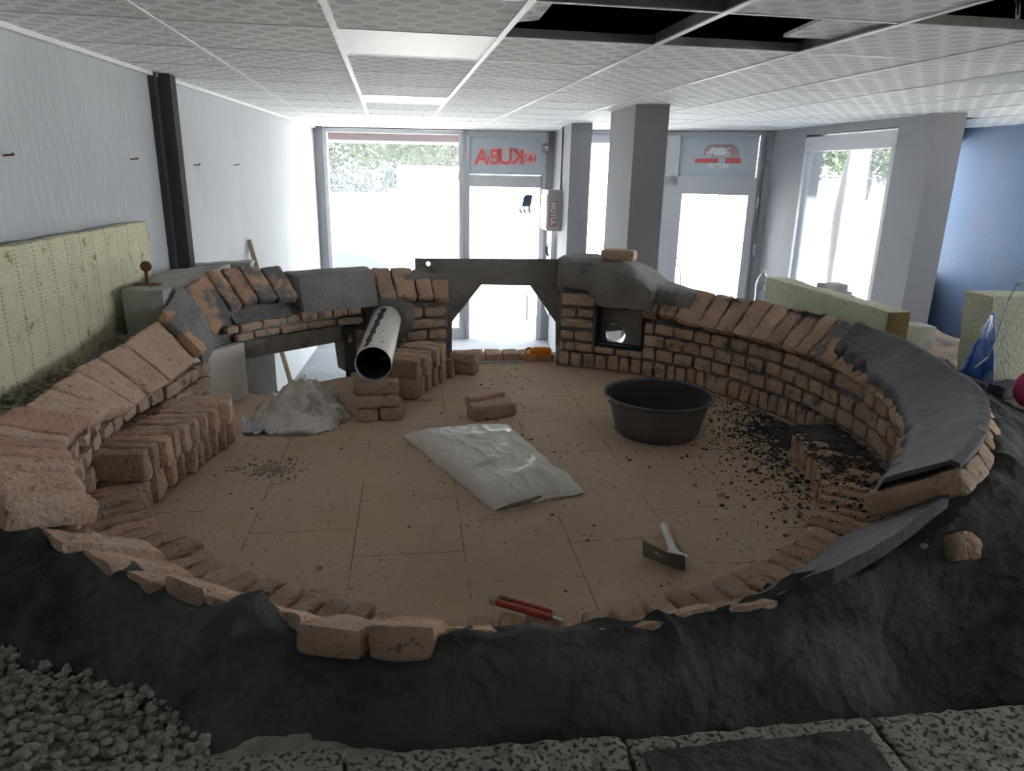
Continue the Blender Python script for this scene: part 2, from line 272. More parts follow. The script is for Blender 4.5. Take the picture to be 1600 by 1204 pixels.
# ------------------------------------------------------------------ mesh builder
class MB:
    def __init__(s): s.v = []; s.f = []
    def add(s, vs, fs):
        o = len(s.v); s.v += [Vector(v) for v in vs]; s.f += [tuple(i+o for i in f) for f in fs]; return s
    def box(s, a, b):
        x0, y0, z0 = a; x1, y1, z1 = b
        return s.add([(x0,y0,z0),(x1,y0,z0),(x1,y1,z0),(x0,y1,z0),(x0,y0,z1),(x1,y0,z1),(x1,y1,z1),(x0,y1,z1)],
                     [(3,2,1,0),(4,5,6,7),(0,1,5,4),(1,2,6,5),(2,3,7,6),(3,0,4,7)])
    def prism(s, poly, z0, z1):     # poly in xy, counter-clockwise
        n = len(poly)
        return s.add([(p[0],p[1],z0) for p in poly]+[(p[0],p[1],z1) for p in poly],
                     [tuple(range(n-1,-1,-1)), tuple(range(n,2*n))]+[(i,(i+1)%n,n+(i+1)%n,n+i) for i in range(n)])
    def slab(s, A, B, z0, z1, t):   # upright plate from A to B, thickness t to its left
        A = Vector(A[:2]); B = Vector(B[:2]); d = (B-A).normalized(); n = Vector((-d.y, d.x))*t
        return s.prism([A, B, B+n, A+n], z0, z1)
    def polyplate(s, pts, nrm):     # planar polygon of 3-D points given thickness along nrm
        n = len(pts); nrm = Vector(nrm)
        return s.add([Vector(p) for p in pts]+[Vector(p)+nrm for p in pts],
                     [tuple(range(n)), tuple(range(2*n-1,n-1,-1))]+[(i,n+i,n+(i+1)%n,(i+1)%n) for i in range(n)])
    def tube(s, pts, r, seg=12, cap=True):
        pts = [Vector(p) for p in pts]; rr = r if isinstance(r, (list, tuple)) else [r]*len(pts)
        rings = []; up = Vector((0,0,1)); o = len(s.v)
        for i, p in enumerate(pts):
            d = (pts[min(i+1,len(pts)-1)]-pts[max(i-1,0)]).normalized()
            a = d.cross(up if abs(d.z) < .95 else Vector((1,0,0))).normalized(); b = a.cross(d)
            s.v += [p+(a*math.cos(2*PI*k/seg)+b*math.sin(2*PI*k/seg))*rr[i] for k in range(seg)]
        for i in range(len(pts)-1):
            for k in range(seg):
                s.f.append((o+i*seg+k, o+i*seg+(k+1)%seg, o+(i+1)*seg+(k+1)%seg, o+(i+1)*seg+k))
        if cap:
            s.f.append(tuple(o+k for k in range(seg-1,-1,-1))); s.f.append(tuple(o+(len(pts)-1)*seg+k for k in range(seg)))
        return s
    def lathe(s, prof, c, seg=40, axis=None, wob=0):
        c = Vector(c); o = len(s.v); n = len(prof)
        for k in range(seg):
            a = 2*PI*k/seg
            for r, z in prof:
                rr = r*(1+wob*math.sin(2*a+.6)+wob*.5*math.sin(3*a)); s.v.append(c+Vector((rr*math.cos(a), rr*math.sin(a), z)))
        for k in range(seg):
            for i in range(n-1):
                s.f.append((o+k*n+i, o+((k+1)%seg)*n+i, o+((k+1)%seg)*n+i+1, o+k*n+i+1))
        return s
    def hexa(s, c8, r=.012, n=(7,3,3), amp=.004, seed=0., freq=14.):
        """rounded, rough block from 8 corners; c8[i] with bits u=1, v=2, w=4"""
        c8 = [Vector(c) for c in c8]
        def ln(b): return sum(((c8[i | b]-c8[i]).length for i in range(8) if not i & b), 0.)/4
        l = (ln(1), ln(2), ln(4)); rr = min(r, min(l)*.45)
        idx = {}; o = len(s.v); cen = sum(c8, Vector())/8
        def pt(i, j, k):
            key = (i, j, k)
            if key in idx: return idx[key]
            p = [(-.5+q/m)*L for q, m, L in zip(key, n, l)]
            c = [max(-(L/2-rr), min(L/2-rr, q)) for q, L in zip(p, l)]
            d = Vector([a-b for a, b in zip(p, c)])
            if d.length > 1e-9: d = d.normalized()*rr
            u = [(cc+dd)/L+.5 for cc, dd, L in zip(c, d, l)]
            P = Vector()
            for b in range(8):
                w = 1.
                for a in range(3): w *= u[a] if b >> a & 1 else 1-u[a]
                P += c8[b]*w
            if amp:
                P += noise.noise_vector(P*freq+Vector((seed*7.1, seed*3.3, seed)))*amp + noise.noise_vector(P*freq*3.7+Vector((seed, 0, seed*2)))*amp*.45
            idx[key] = len(s.v); s.v.append(P); return idx[key]
        A, B, C = n
        for i in range(A):
            for j in range(B):
                s.f.append((pt(i,j,0), pt(i,j+1,0), pt(i+1,j+1,0), pt(i+1,j,0))); s.f.append((pt(i,j,C), pt(i+1,j,C), pt(i+1,j+1,C), pt(i,j+1,C)))
        for i in range(A):
            for k in range(C):
                s.f.append((pt(i,0,k), pt(i+1,0,k), pt(i+1,0,k+1), pt(i,0,k+1))); s.f.append((pt(i,B,k), pt(i,B,k+1), pt(i+1,B,k+1), pt(i+1,B,k)))
        for j in range(B):
            for k in range(C):
                s.f.append((pt(0,j,k), pt(0,j,k+1), pt(0,j+1,k+1), pt(0,j+1,k))); s.f.append((pt(A,j,k), pt(A,j+1,k), pt(A,j+1,k+1), pt(A,j,k+1)))
        return s
    def rbox(s, c, d, r=.01, n=(6,3,3), amp=.003, seed=0., rot=0., freq=14.):
        m = Matrix.Rotation(rot, 3, 'Z'); c = Vector(c)
        cs = [c+m@Vector((d[0]*((b&1)-.5), d[1]*((b>>1&1)-.5), d[2]*((b>>2&1)-.5))) for b in range(8)]
        return s.hexa(cs, r, n, amp, seed, freq)
    def pebble(s, c, r, seed, sq=.7):
        # small rough stone: jittered icosahedron
        t = (1+5**.5)/2; vs = [(-1,t,0),(1,t,0),(-1,-t,0),(1,-t,0),(0,-1,t),(0,1,t),(0,-1,-t),(0,1,-t),(t,0,-1),(t,0,1),(-t,0,-1),(-t,0,1)]
        fs = [(0,11,5),(0,5,1),(0,1,7),(0,7,10),(0,10,11),(1,5,9),(5,11,4),(11,10,2),(10,7,6),(7,1,8),(3,9,4),(3,4,2),(3,2,6),(3,6,8),(3,8,9),(4,9,5),(2,4,11),(6,2,10),(8,6,7),(9,8,1)]
        rg = random.Random(seed); M3 = Matrix.Rotation(rg.random()*6, 3, 'Z') @ Matrix.Rotation(rg.random()*6, 3, 'X')
        sx, sy, sz = rg.uniform(.8, 1.3), rg.uniform(.7, 1.1), sq*rg.uniform(.8, 1.2)
        out = []
        for v in vs:
            q = M3 @ Vector(v).normalized(); q = q*r*rg.uniform(.8, 1.15); out.append(Vector(c)+Vector((q.x*sx, q.y*sy, q.z*sz)))
        return s.add(out, fs)

ORG = {}
TOPS = []
def finish(o): ORG[o.name] = ORG.get(o.name, Vector())
def obj(name, mb, mat, parent=None, loc=None, smooth=True, recalc=True):
    if parent is not None: lo = ORG[parent.name]
    elif loc is not None: lo = Vector(loc)
    else:
        lo = Vector((sum(v.x for v in mb.v)/len(mb.v), sum(v.y for v in mb.v)/len(mb.v), min(v.z for v in mb.v)))
    me = bpy.data.meshes.new(name); me.from_pydata([v-lo for v in mb.v], [], mb.f); me.validate()
    if recalc:
        bm = bmesh.new(); bm.from_mesh(me); bmesh.ops.recalc_face_normals(bm, faces=bm.faces); bm.to_mesh(me); bm.free()
    if smooth:
        me.polygons.foreach_set('use_smooth', [True]*len(me.polygons))
        try: me.set_sharp_from_angle(angle=math.radians(42))
        except Exception: pass
    mats = mat if isinstance(mat, (list, tuple)) else [mat]
    for q in mats: me.materials.append(MAT[q] if isinstance(q, str) else q)
    o = bpy.data.objects.new(name, me); col.objects.link(o)
    if parent is not None:
        o.parent = parent; ORG[o.name] = lo
    else:
        o.location = lo; ORG[o.name] = lo; TOPS.append(o)
    return o
def tag(o, label=None, cat=None, group=None, kind=None):
    if label: o['label'] = label
    if cat: o['category'] = cat
    if group: o['group'] = group
    if kind: o['kind'] = kind
    return o
def thing(name, label, cat, loc, group=None):
    o = bpy.data.objects.new(name, None); o.empty_display_size = .05; col.objects.link(o); o.location = loc
    ORG[o.name] = Vector(loc); TOPS.append(o); return tag(o, label, cat, group)
def struct(name, mb, mat, label, cat, smooth=False):
    return tag(obj(name, mb, mat, loc=(0,0,0), smooth=smooth), label, cat, kind='structure')
def text(name, body, size, mat, parent, centre, xdir, ydir, ext=.002, offset=0., align='CENTER'):
    cu = bpy.data.curves.new(name, 'FONT'); cu.body = body; cu.size = size; cu.extrude = ext; cu.offset = offset
    cu.align_x = align; cu.align_y = 'CENTER'; cu.materials.append(MAT[mat])
    o = bpy.data.objects.new(name, cu); col.objects.link(o); o.parent = parent
    x = Vector(xdir).normalized(); y = Vector(ydir).normalized(); z = x.cross(y)
    m = Matrix(((x.x,y.x,z.x),(x.y,y.y,z.y),(x.z,y.z,z.z))).to_4x4(); m.translation = Vector(centre)-ORG[parent.name]
    me = bpy.data.meshes.new_from_object(o); bpy.data.objects.remove(o); bpy.data.curves.remove(cu)
    me.name = name; me.transform(m); o = bpy.data.objects.new(name, me); col.objects.link(o); o.parent = parent
    ORG[o.name] = ORG[parent.name]; return o

ZF = -ZC                                     # room floor
ZH = -1.15                                   # hearth of the oven

# ================================================================== ROOM
LWA, LWB = (-1.366, 3.089), (-.9, 9.52)                 # left wall line
FLA, FLB = (-.9, 9.52), (2.02, 9.107)                   # left part of the shop front
FRA, FRB = (2.10, 8.648), (4.15, 7.605)                 # right part of the shop front
SWA, SWB = (4.0, 5.03), (4.15, 7.65)                    # side wall with the big window
XR, YB, ZT = 5.41, -3., 1.1
def lerp2(A, B, t): return (A[0]+(B[0]-A[0])*t, A[1]+(B[1]-A[1])*t)
def lw(y): return LWA[0]+(LWB[0]-LWA[0])*(y-LWA[1])/(LWB[1]-LWA[1])
ROOM = [(lw(YB), YB), (XR, YB), (XR, 6.45), (4.22, 5.06), SWA, SWB, FRB, FRA, (2.017, 7.335), (1.825, 7.435), FLB, FLA]
def inroom(x, y, m=.25):
    ins = False; n = len(ROOM); dm = 9
    for i in range(n):
        a, b = ROOM[i], ROOM[(i+1) % n]
        if (a[1] > y) != (b[1] > y) and x < a[0]+(y-a[1])*(b[0]-a[0])/(b[1]-a[1]): ins = not ins
        e = Vector((b[0]-a[0], b[1]-a[1])); p = Vector((x-a[0], y-a[1])); t = max(0, min(1, p.dot(e)/e.dot(e))); dm = min(dm, (p-e*t).length)
    return ins or dm < m

struct('floor', MB().box((-2.2, YB-.2, ZF-.25), (5.7, 9.6, ZF)), 'floor', 'dusty grey room floor behind and around the brick oven', 'floor')
struct('wall_left', MB().prism([(lw(YB), YB), (LWB[0], LWB[1]+.1), (LWB[0]-.25, LWB[1]+.1), (lw(YB)-.25, YB)], ZF, ZT), 'plaster', 'uneven white plastered wall along the left side', 'wall')
struct('wall_back', MB().box((-2.2, YB-.2, ZF), (5.7, YB, ZT)), 'back', 'rear wall behind the viewpoint', 'wall')
WR0, WR1 = -.6, 4.5
wr_ = MB().box((XR, YB, ZF), (XR+.22, WR0, ZT)); wr_.box((XR, WR1, ZF), (XR+.22, 6.8, ZT)); wr_.box((XR, WR0, ZF), (XR+.22, WR1, -.35)); wr_.box((XR, WR0, .36), (XR+.22, WR1, ZT))
struct('wall_right', wr_, 'blue', 'blue painted wall on the right beyond the dark column', 'wall')
w5 = struct('added_window_5', MB().box((XR, WR0, -.35), (XR+.08, WR1, -.3)).box((XR, WR0, .31), (XR+.08, WR1, .36)), 'pvc', 'unseen window added in the blue right wall to light the left side', 'window')  # assumed window, out of view, added to light the left side
obj('glass', MB().box((XR+.03, WR0, -.3), (XR+.038, WR1, .31)), 'glass', w5, smooth=False)
al = MB(); A4, B4 = (4.27, 5.10), (XR, 6.45)
al.slab(B4, A4, .40, ZT, -.2); al.slab(B4, A4, ZF, -.95, -.2)
struct('wall_alcove', al, 'blue', 'short blue wall above and below the added window behind the dark column', 'wall')
w4 = struct('added_window_4', MB().slab(B4, A4, .36, .40, -.08).slab(B4, A4, -.95, -.9, -.08), 'pvc', 'unseen window added behind the dark right column to light the blue wall', 'window')  # assumed window, hidden from view, added to light the blue wall
obj('glass', MB().slab(B4, A4, -.9, .36, -.008), 'glass', w4, smooth=False)
# side wall around the big window
sw = MB()
def swp(y): return lerp2(SWA, SWB, (y-SWA[1])/(SWB[1]-SWA[1]))
SY0, SY1 = 5.455, 6.93
sw.slab(swp(SY0), swp(5.03), ZF, ZT, .2); sw.slab(swp(7.65), swp(SY1), ZF, ZT, .2)
sw.slab(swp(SY1), swp(SY0), .40, ZT, .2); sw.slab(swp(SY1), swp(SY0), ZF, -1.62, .2)
struct('wall_side', sw, 'grey', 'grey painted side wall holding the tall right window', 'wall')
t = MB(); a0, a1 = swp(SY1), swp(SY0)
for zz in ((-1.62, -1.57), (.24, .275)): t.slab(a0, a1, zz[0], zz[1], .07)
t.slab(swp(SY1), swp(SY1-.05), -1.62, .275, .07); t.slab(swp(SY0+.05), swp(SY0), -1.62, .275, .07)
w3 = struct('window_3', t, 'pvc', 'frame of the tall window in the grey side wall at right', 'window')
obj('shutter_box', MB().slab(swp(SY1), swp(SY0), .275, .375, .16), 'pvc', w3, smooth=False)
obj('glass', MB().slab((a0[0]+.03, a0[1]), (a1[0]+.03, a1[1]), -1.6, .26, .008), 'glass', w3, smooth=False)

# columns
struct('wall_column_middle', MB().prism([(1.758, 5.25), (1.978, 5.157), (2.014, 5.88), (1.794, 5.975)], ZF, .9), 'colgrey', 'square grey column in the middle of the room in front of the shop front', 'column')
struct('wall_column_right', MB().prism([(4.0, 5.03), (4.184, 4.944), (4.26, 5.2), (4.01, 5.2)], ZF, .9), 'colgrey', 'dark grey column at the corner of the side wall on the right', 'column')
struct('wall_pier', MB().prism([(1.825, 7.435), (2.017, 7.335), (2.16, 8.64), (2.24, 9.2), (2.04, 9.2)], ZF, ZT), 'grey', 'long grey wall pier between the open door and the middle column', 'wall')

# left shop front: lintel above, window, door
def fl(px, py): return onpl(px, py, FLA, FLB)
def flx(x): return lerp2(FLA, FLB, (x-FLA[0])/(FLB[0]-FLA[0]))
X0, X1, X2, X3 = -.80, .90, .975, 1.90
f = MB(); f.slab(flx(2.05), flx(-1.1), .462, ZT, -.25); f.slab(flx(X0), flx(-1.1), ZF, ZT, -.25); f.slab(flx(2.06), flx(X3+.03), ZF, ZT, -.25)
f.v = [v for v in f.v]
struct('wall_front', f, 'grey', 'grey wall framing the shop front at the far left', 'wall')
def frame(mb, A, B, z0, z1, w, dpt, bottom=None):
    A = Vector(A); B = Vector(B); d = (B-A).normalized()
    mb.slab(B, A, z1-w, z1, dpt); mb.slab(A+d*w, A, z0, z1-w, dpt); mb.slab(B, B-d*w, z0, z1-w, dpt)
    if bottom is None: bottom = w
    if bottom: mb.slab(B-d*w, A+d*w, z0, z0+bottom, dpt)
    return mb
def inset(P, off):      # move a façade point off metres outwards
    d = Vector((FLB[0]-FLA[0], FLB[1]-FLA[1])).normalized(); return (P[0]-d.y*off, P[1]+d.x*off)
w = MB(); frame(w, flx(X0), flx(X1), ZF, .455, .045, -.09, .14)
w1 = struct('window_1', w, 'pvc', 'large shop window at the far left beside the white wall', 'window')
obj('glass', MB().slab(inset(flx(X0+.04), .03), inset(flx(X1-.04), .03), ZF+.12, .42, .008), 'glass', w1, smooth=False)
d = MB(); frame(d, flx(X1), flx(X3+.03), ZF, .462, .06, -.09, 0); d.slab(flx(X1+.09), flx(X1), ZF, .462, -.09)
d.slab(flx(X3), flx(X2), -.20, -.055, -.09)
d1 = struct('door_1', d, 'pvc', 'frame of the glass shop door straight behind the oven mouth', 'door')
obj('glass', MB().slab(inset(flx(X2), .035), inset(flx(X3-.03), .035), ZF+.01, -.20, .008), 'glass', d1, smooth=False)
hp = MB(); hx = flx(1.74); hx = inset(hx, -.05)
hp.tube([(hx[0], hx[1], -1.55), (hx[0], hx[1], -1.88)], .012, 8); hp.tube([(hx[0]-.06, hx[1]+.06, -1.88), (hx[0]+.11, hx[1], -1.87)], .009, 8)
obj('pull_handle', hp, 'galv', d1)
# red fascia outside above the window
aw = MB(); A_, B_ = inset(flx(X0-.3), .35), inset(flx(X1+.05), .35)
aw.slab(B_, A_, .335, .47, -.06)
awn = obj('awning_fascia', aw, 'redawning', smooth=False); tag(awn, 'red fascia strip outside above the large left window', 'fascia')
st = MB(); st.slab(B_, A_, .30, .335, -.05); obj('edge_strip', st, 'tbar', awn, smooth=False)

# reversed shop sign in the door transom
dF = Vector((FLB[0]-FLA[0], FLB[1]-FLA[1])).normalized(); dF3 = Vector((dF.x, dF.y, 0)); nF3 = Vector((-dF.y, dF.x, 0))
s1 = thing('shop_sign', 'frosted transom sign with reversed red lettering and round emblem above the door', 'sign', (*flx(1.43), -.04))
P0, P1 = inset(flx(X2+.012), .03), inset(flx(X3-.025), .03)
obj('panel', MB().slab(P0, P1, -.049, .41, .008), 'signbg', s1, smooth=False)
obj('mullion', MB().slab(inset(flx(X2+.27), .018), inset(flx(X2+.275), .018), -.05, .26, .01), 'pvc', s1, smooth=False)
def on_sign(px, py, off=.024): p = fl(px, py); q = inset((p.x, p.y), off); return Vector((q[0], q[1], p.z))
for body, pxc in (('A', 752.5), ('B', 772), ('U', 790), ('K', 809.5)):
    text('letter_outline', body, .25, 'signpink', s1, on_sign(pxc, 246, .026), -dF3, (0,0,1), .0015, .020)
    text('letter', body, .25, 'signred', s1, on_sign(pxc, 246, .021), -dF3, (0,0,1), .0015, .004)
ec = on_sign(829, 246.5, .026)
def disc(c, r, nrm_off, mb=None, seg=28, a0=0, a1=2*PI, r0_=0):
    mb = mb or MB(); pts = []
    for k in range(seg+1): a = a0+(a1-a0)*k/seg; pts.append(c+dF3*(r*math.cos(a))+Vector((0,0,r*math.sin(a))))
    if r0_:
        for k in range(seg, -1, -1): a = a0+(a1-a0)*k/seg; pts.append(c+dF3*(r0_*math.cos(a))+Vector((0,0,r0_*math.sin(a))))
    elif abs(a1-a0-2*PI) < 1e-6: pts = pts[:-1]
    return mb.polyplate(pts, nF3*.003)
obj('emblem_disc', disc(ec, .082, 0), 'signpink', s1, smooth=False)
ei = ec-nF3*.004; em = MB()
disc(ei, .07, 0, em, 14, math.radians(-35), math.radians(35), .055); disc(ei, .07, 0, em, 14, math.radians(145), math.radians(215), .055)
em.polyplate([ei+dF3*x+Vector((0,0,z)) for x, z in ((0,.05),(.016,.012),(.045,-.03),(.02,-.026),(0,-.05),(-.02,-.026),(-.045,-.03),(-.016,.012))], nF3*.003)
obj('emblem_mark', em, 'signred', s1, smooth=False)

# right shop front
dR = Vector((FRB[0]-FRA[0], FRB[1]-FRA[1])).normalized(); dR3 = Vector((dR.x, dR.y, 0)); nR3 = Vector((-dR.y, dR.x, 0))
def fr(px, py): return onpl(px, py, FRA, FRB)
def frx(x): return lerp2(FRA, FRB, (x-FRA[0])/(FRB[0]-FRA[0]))
def insr(P, off): return (P[0]+nR3.x*off, P[1]+nR3.y*off)
w = MB(); w.slab(frx(4.15), frx(2.1), .46, ZT, -.25); w.slab(frx(4.15), frx(4.06), ZF, ZT, -.25)
struct('wall_front_right', w, 'grey', 'grey wall above the right part of the shop front', 'wall')
w = MB(); frame(w, frx(2.1), frx(3.10), ZF, .46, .04, -.08, .12)
w2 = struct('window_2', w, 'pvc', 'shop window half hidden behind the middle column', 'window')
obj('shutter_box', MB().slab(frx(2.15), frx(3.06), .33, .44, .10), 'pvc', w2, smooth=False)
obj('glass', MB().slab(insr(frx(2.12), .03), insr(frx(3.07), .03), ZF+.1, .34, .008), 'glass', w2, smooth=False)
d = MB(); frame(d, frx(3.10), frx(4.08), ZF, .47, .05, -.1, .0)
d.slab(frx(3.25), frx(3.10), ZF, .47, -.1); d.slab(frx(4.08), frx(4.01), ZF, .47, -.1); d.slab(frx(4.08), frx(3.1), -.13, -.02, -.1)
d2 = struct('door_2', d, 'pvc', 'closed grey-white door at the right of the middle column', 'door')
lf = MB(); frame(lf, frx(3.235), frx(4.03), ZF+.01, -.128, .085, -.055, .2)
lf.v = [v-nR3*.012 for v in lf.v]
leaf = obj('door_leaf', lf, 'pvc', d2, smooth=False)
obj('glass', MB().slab(insr(frx(3.30), .02), insr(frx(3.97), .02), ZF+.18, -.2, .008), 'glass', d2, smooth=False)
hb = MB(); q = fr(1058, 400); q2 = fr(1063, 440)
hb.tube([q-nR3*.02, q*.6+q2*.4-nR3*.05+dR3*.012, q*.3+q2*.7-nR3*.05+dR3*.02, q2-nR3*.05+dR3*.01, q2-nR3*.05-Vector((0,0,.3))], .008, 8)
obj('pull_handle', hb, 'pvc', d2)
for py in (316, 390):
    h = fr(1184-(py-316)*.08, py); hg = MB(); hg.tube([h-nR3*.03+Vector((0,0,-.06)), h-nR3*.03+Vector((0,0,.06))], .011, 8); obj('hinge', hg, 'pvc', d2)
s2 = thing('shop_sign', 'frosted transom sign with white motorcycle on red above the closed right door', 'sign', (*frx(3.63), -.01))
obj('panel', MB().slab(insr(frx(3.24), .05), insr(frx(4.005), .05), -.025, .425, .008), 'signbg', s2, smooth=False)
def on2(px, py, off=.044): p = fr(px, py)+nR3*off; return p
def sign2(name, pts, mat, off, th=.002):
    return obj(name, MB().polyplate([on2(x, y, off) for x, y in pts], nR3*th), mat, s2, smooth=False)
sign2('red_patch', [(1098,244),(1100,233),(1107,227),(1112,225),(1142,225),(1149,228),(1154,234),(1155,244)], 'signglow', .047)
sign2('red_bar', [(1085,254),(1086,247.5),(1122,247),(1122,254)], 'signred', .045)
sign2('red_bar', [(1133,255),(1133,246.5),(1157,246.5),(1157,255)], 'signred', .045)
mc = MB()
def c2(px, py, r, k=16): return [on2(px+r*math.cos(2*PI*i/k), py+r*.95*math.sin(2*PI*i/k), .041) for i in range(k)]
for wx in (1107.5, 1136.5):
    o_ = c2(wx, 240, 4.3); i_ = c2(wx, 240, 2.4); n = len(o_)
    for k in range(n): mc.polyplate([o_[k], o_[(k+1)%n], i_[(k+1)%n], i_[k]], nR3*.002)
mc.polyplate([on2(x, y, .041) for x, y in ((1105,240),(1110,234),(1109,231),(1114,229),(1120,231),(1128,229.5),(1133,231.5),(1142,229),(1143,231),(1134,234.5),(1137,239),(1131,242),(1117,243),(1113,239))], nR3*.002)
obj('motorcycle_mark', mc, 'signwhite', s2, smooth=False)
text('lettering', 'MOTOR', .062, 'signwhite', s2, on2(1122, 258.8, .042), -dR3, (0,0,1), .0015, .004)

# ceiling
HOLES = {(1,-1), (2,-1), (1,-2), (3,-2)}
LIGHTS = {(0,0), (0,4), (0,8), (5,0)}
c = MB()
for i in range(-3, 10):
    for j in range(-10, 12):
        x, y = TX0+i*TS, TY0+j*TS
        if (i, j) in HOLES or (i, j) in LIGHTS or not inroom(x+.3, y+.3, .22):
            continue
        c.box((x+.004, y+.004, HC), (x+TS-.004, y+TS-.004, HC+.012))
struct('ceiling', c, 'ceil', 'suspended ceiling of white tiles with a grey dotted medallion pattern', 'ceiling')
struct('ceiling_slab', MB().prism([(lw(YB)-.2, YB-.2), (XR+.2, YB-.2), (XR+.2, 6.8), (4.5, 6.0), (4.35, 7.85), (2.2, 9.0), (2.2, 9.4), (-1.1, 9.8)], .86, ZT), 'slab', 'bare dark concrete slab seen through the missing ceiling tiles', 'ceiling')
g = MB(); gw = MB()
for i in range(-3, 11):
    x = TX0+i*TS
    ys = [TY0+j*.1 for j in range(-62, 72) if inroom(x, TY0+j*.1, .1)]
    if ys: g.box((x-.012, min(ys), HC-.004), (x+.012, max(ys), HC+.001)); gw.box((x-.001, min(ys), HC+.001), (x+.001, max(ys), HC+.04))
for j in range(-10, 13):
    y = TY0+j*TS
    xs = [TX0+i*.1 for i in range(-18, 60) if inroom(TX0+i*.1, y, .1)]
    if xs: g.box((min(xs), y-.007, HC-.0025), (max(xs), y+.007, HC+.001)); gw.box((min(xs), y-.001, HC+.001), (max(xs), y+.001, HC+.032))
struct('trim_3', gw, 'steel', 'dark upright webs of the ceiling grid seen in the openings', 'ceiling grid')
struct('trim_1', g, 'tbar', 'white metal grid carrying the ceiling tiles', 'ceiling grid')
g = MB(); g.slab((lw(9.5), 9.5), (lw(-3), -3), HC-.02, HC+.004, .025)
struct('trim_2', g, 'tbar', 'white edge strip where the left wall meets the ceiling', 'trim')
ll = {(0,0): 'large unlit square light panel nearest the viewer in the ceiling', (0,4): 'unlit square light panel second from the shop front',
      (0,8): 'unlit square light panel closest to the shop window', (5,0): 'unlit light panel at the far right above the blue wall'}
for (i, j), lab in ll.items():
    x, y = TX0+i*TS, TY0+j*TS
    if (i, j) == (5, 0): x = onz(1560, 122, HC).x-.12
    L_ = thing('ceiling_light', lab, 'light', (x+.3, y+.3, HC), 'square light panels in the ceiling')
    obj('diffuser', MB().box((x+.022, y+.022, HC-.001), (x+TS-.022, y+TS-.022, HC+.006)), 'lightpanel', L_, smooth=False)
    fr_ = MB()
    for a, b in (((x+.004, y+.004), (x+TS-.004, y+.024)), ((x+.004, y+TS-.024), (x+TS-.004, y+TS-.004)), ((x+.004, y+.024), (x+.024, y+TS-.024)), ((x+TS-.024, y+.024), (x+TS-.004, y+TS-.024))):
        fr_.box((a[0], a[1], HC-.002), (b[0], b[1], HC+.03))
    obj('frame', fr_, 'tbar', L_, smooth=False)
for pts, lab in (([(800,36),(842,31),(866,2),(846,-12),(826,-4)], 'broken corner of ceiling tile left in the first ceiling opening'),
                 ([(1224,58),(1300,62),(1400,38),(1330,20),(1285,31)], 'loose ceiling tile lying above the second ceiling opening')):
    z = HC+.013
    ps = [onz(x, y, z) for x, y in pts]
    m = MB(); m.prism([(p.x, p.y) for p in ps], z, z+.012)
    o = obj('ceiling_tile', m, 'ceil', loc=(0,0,z), smooth=False); tag(o, lab, 'ceiling tile')
m = MB(); a = onz(1581, -8, HC+.1); b = onz(1590, 27, HC-.01)
m.tube([a+Vector((0,0,.3)), a, a*.5+b*.5+Vector((.01,0,.01)), b], .006, 8); tag(obj('hanging_cable', m, 'cable'), 'white cable end hanging from the ceiling opening at upper right', 'cable')

# wall furniture
m = MB(); x = lw(4.6)
def isec(mb, xa, xb, ya, yb, t=.012):
    mb.box((xa, ya, ZF), (xb, ya+t, HC)); mb.box((xa, yb-t, ZF), (xb, yb, HC)); mb.box(((xa+xb)/2-t, ya+t, ZF), ((xa+xb)/2+t, yb-t, HC)); return mb
ca = onpl(250, 115, (lw(4.5)+.02, 4.5), (lw(4.5)+.3, 4.5)); cb = onpl(263, 115, (lw(4.5)+.02, 4.5), (lw(4.5)+.3, 4.5))
colm = thing('steel_column', 'dark brown steel column standing against the left white wall', 'column', (lw(4.6)+.07, 4.6, ZF))
obj('web', MB().box((lw(4.42)-.02, 4.42, ZF), (lw(4.42)+.03, 4.47, HC)), 'column', colm, smooth=False)
obj('flange', MB().box((lw(4.5)-.02, 4.49, ZF), (lw(4.5)+.085, 4.60, HC)), 'column', colm, smooth=False)

yb = 8.0; p0 = ony(857, 297, yb); p1 = ony(881, 361, yb)
bx = thing('wall_box', 'beige cabinet with a red sticker and white front hung on the grey pier', 'box', ((p0.x+p1.x)/2, yb+.2, p1.z))
obj('body', MB().box((p0.x, yb, p1.z), (p1.x+.06, yb+.36, p0.z)), 'box', bx, smooth=False)
obj('front_door', MB().box((p0.x-.012, yb+.02, p1.z+.02), (p0.x, yb+.34, p0.z-.05)), 'white', bx, smooth=False)
s0 = ony(859.5, 314, yb); s1_ = ony(868.5, 354, yb)
stc = obj('sticker', MB().box((s0.x-.003, yb-.003, s1_.z), (s1_.x+.006, yb, s0.z)), 'boxred', bx, smooth=False)
text('lettering', 'MOTUL', .073, 'white', bx, ((s0.x+s1_.x)/2, yb-.004, (s0.z+s1_.z)/2), (0,0,-1), (1,0,0), .001, .003)
pj = lambda y: 1.825+(2.05-1.825)*(y-7.435)/(9.35-7.435)
ec_ = thing('electric_cabinet', 'white meter cabinet with dark grips under the beige box on the pier', 'cabinet', (pj(8.8), 8.8, -1.7))
obj('body', MB().prism([(pj(8.45)-.06, 8.45), (pj(8.45)+.02, 8.45), (pj(9.0)+.02, 9.0), (pj(9.0)-.06, 9.0)], -1.7, -.66), 'white', ec_, smooth=False)
for yy in (8.66, 8.78):
    obj('grip', MB().tube([(pj(yy)-.07, yy, -1.0), (pj(yy)-.085, yy, -.95), (pj(yy)-.085, yy, -.9), (pj(yy)-.07, yy, -.86)], .01, 8), 'black', ec_)
q = fl(853, 205); si = thing('alarm_siren', 'small grey alarm box on its bracket beside the transom sign', 'alarm', (q.x, q.y-.06, .2))
a = fl(847.5, 224); b = fl(859, 238)
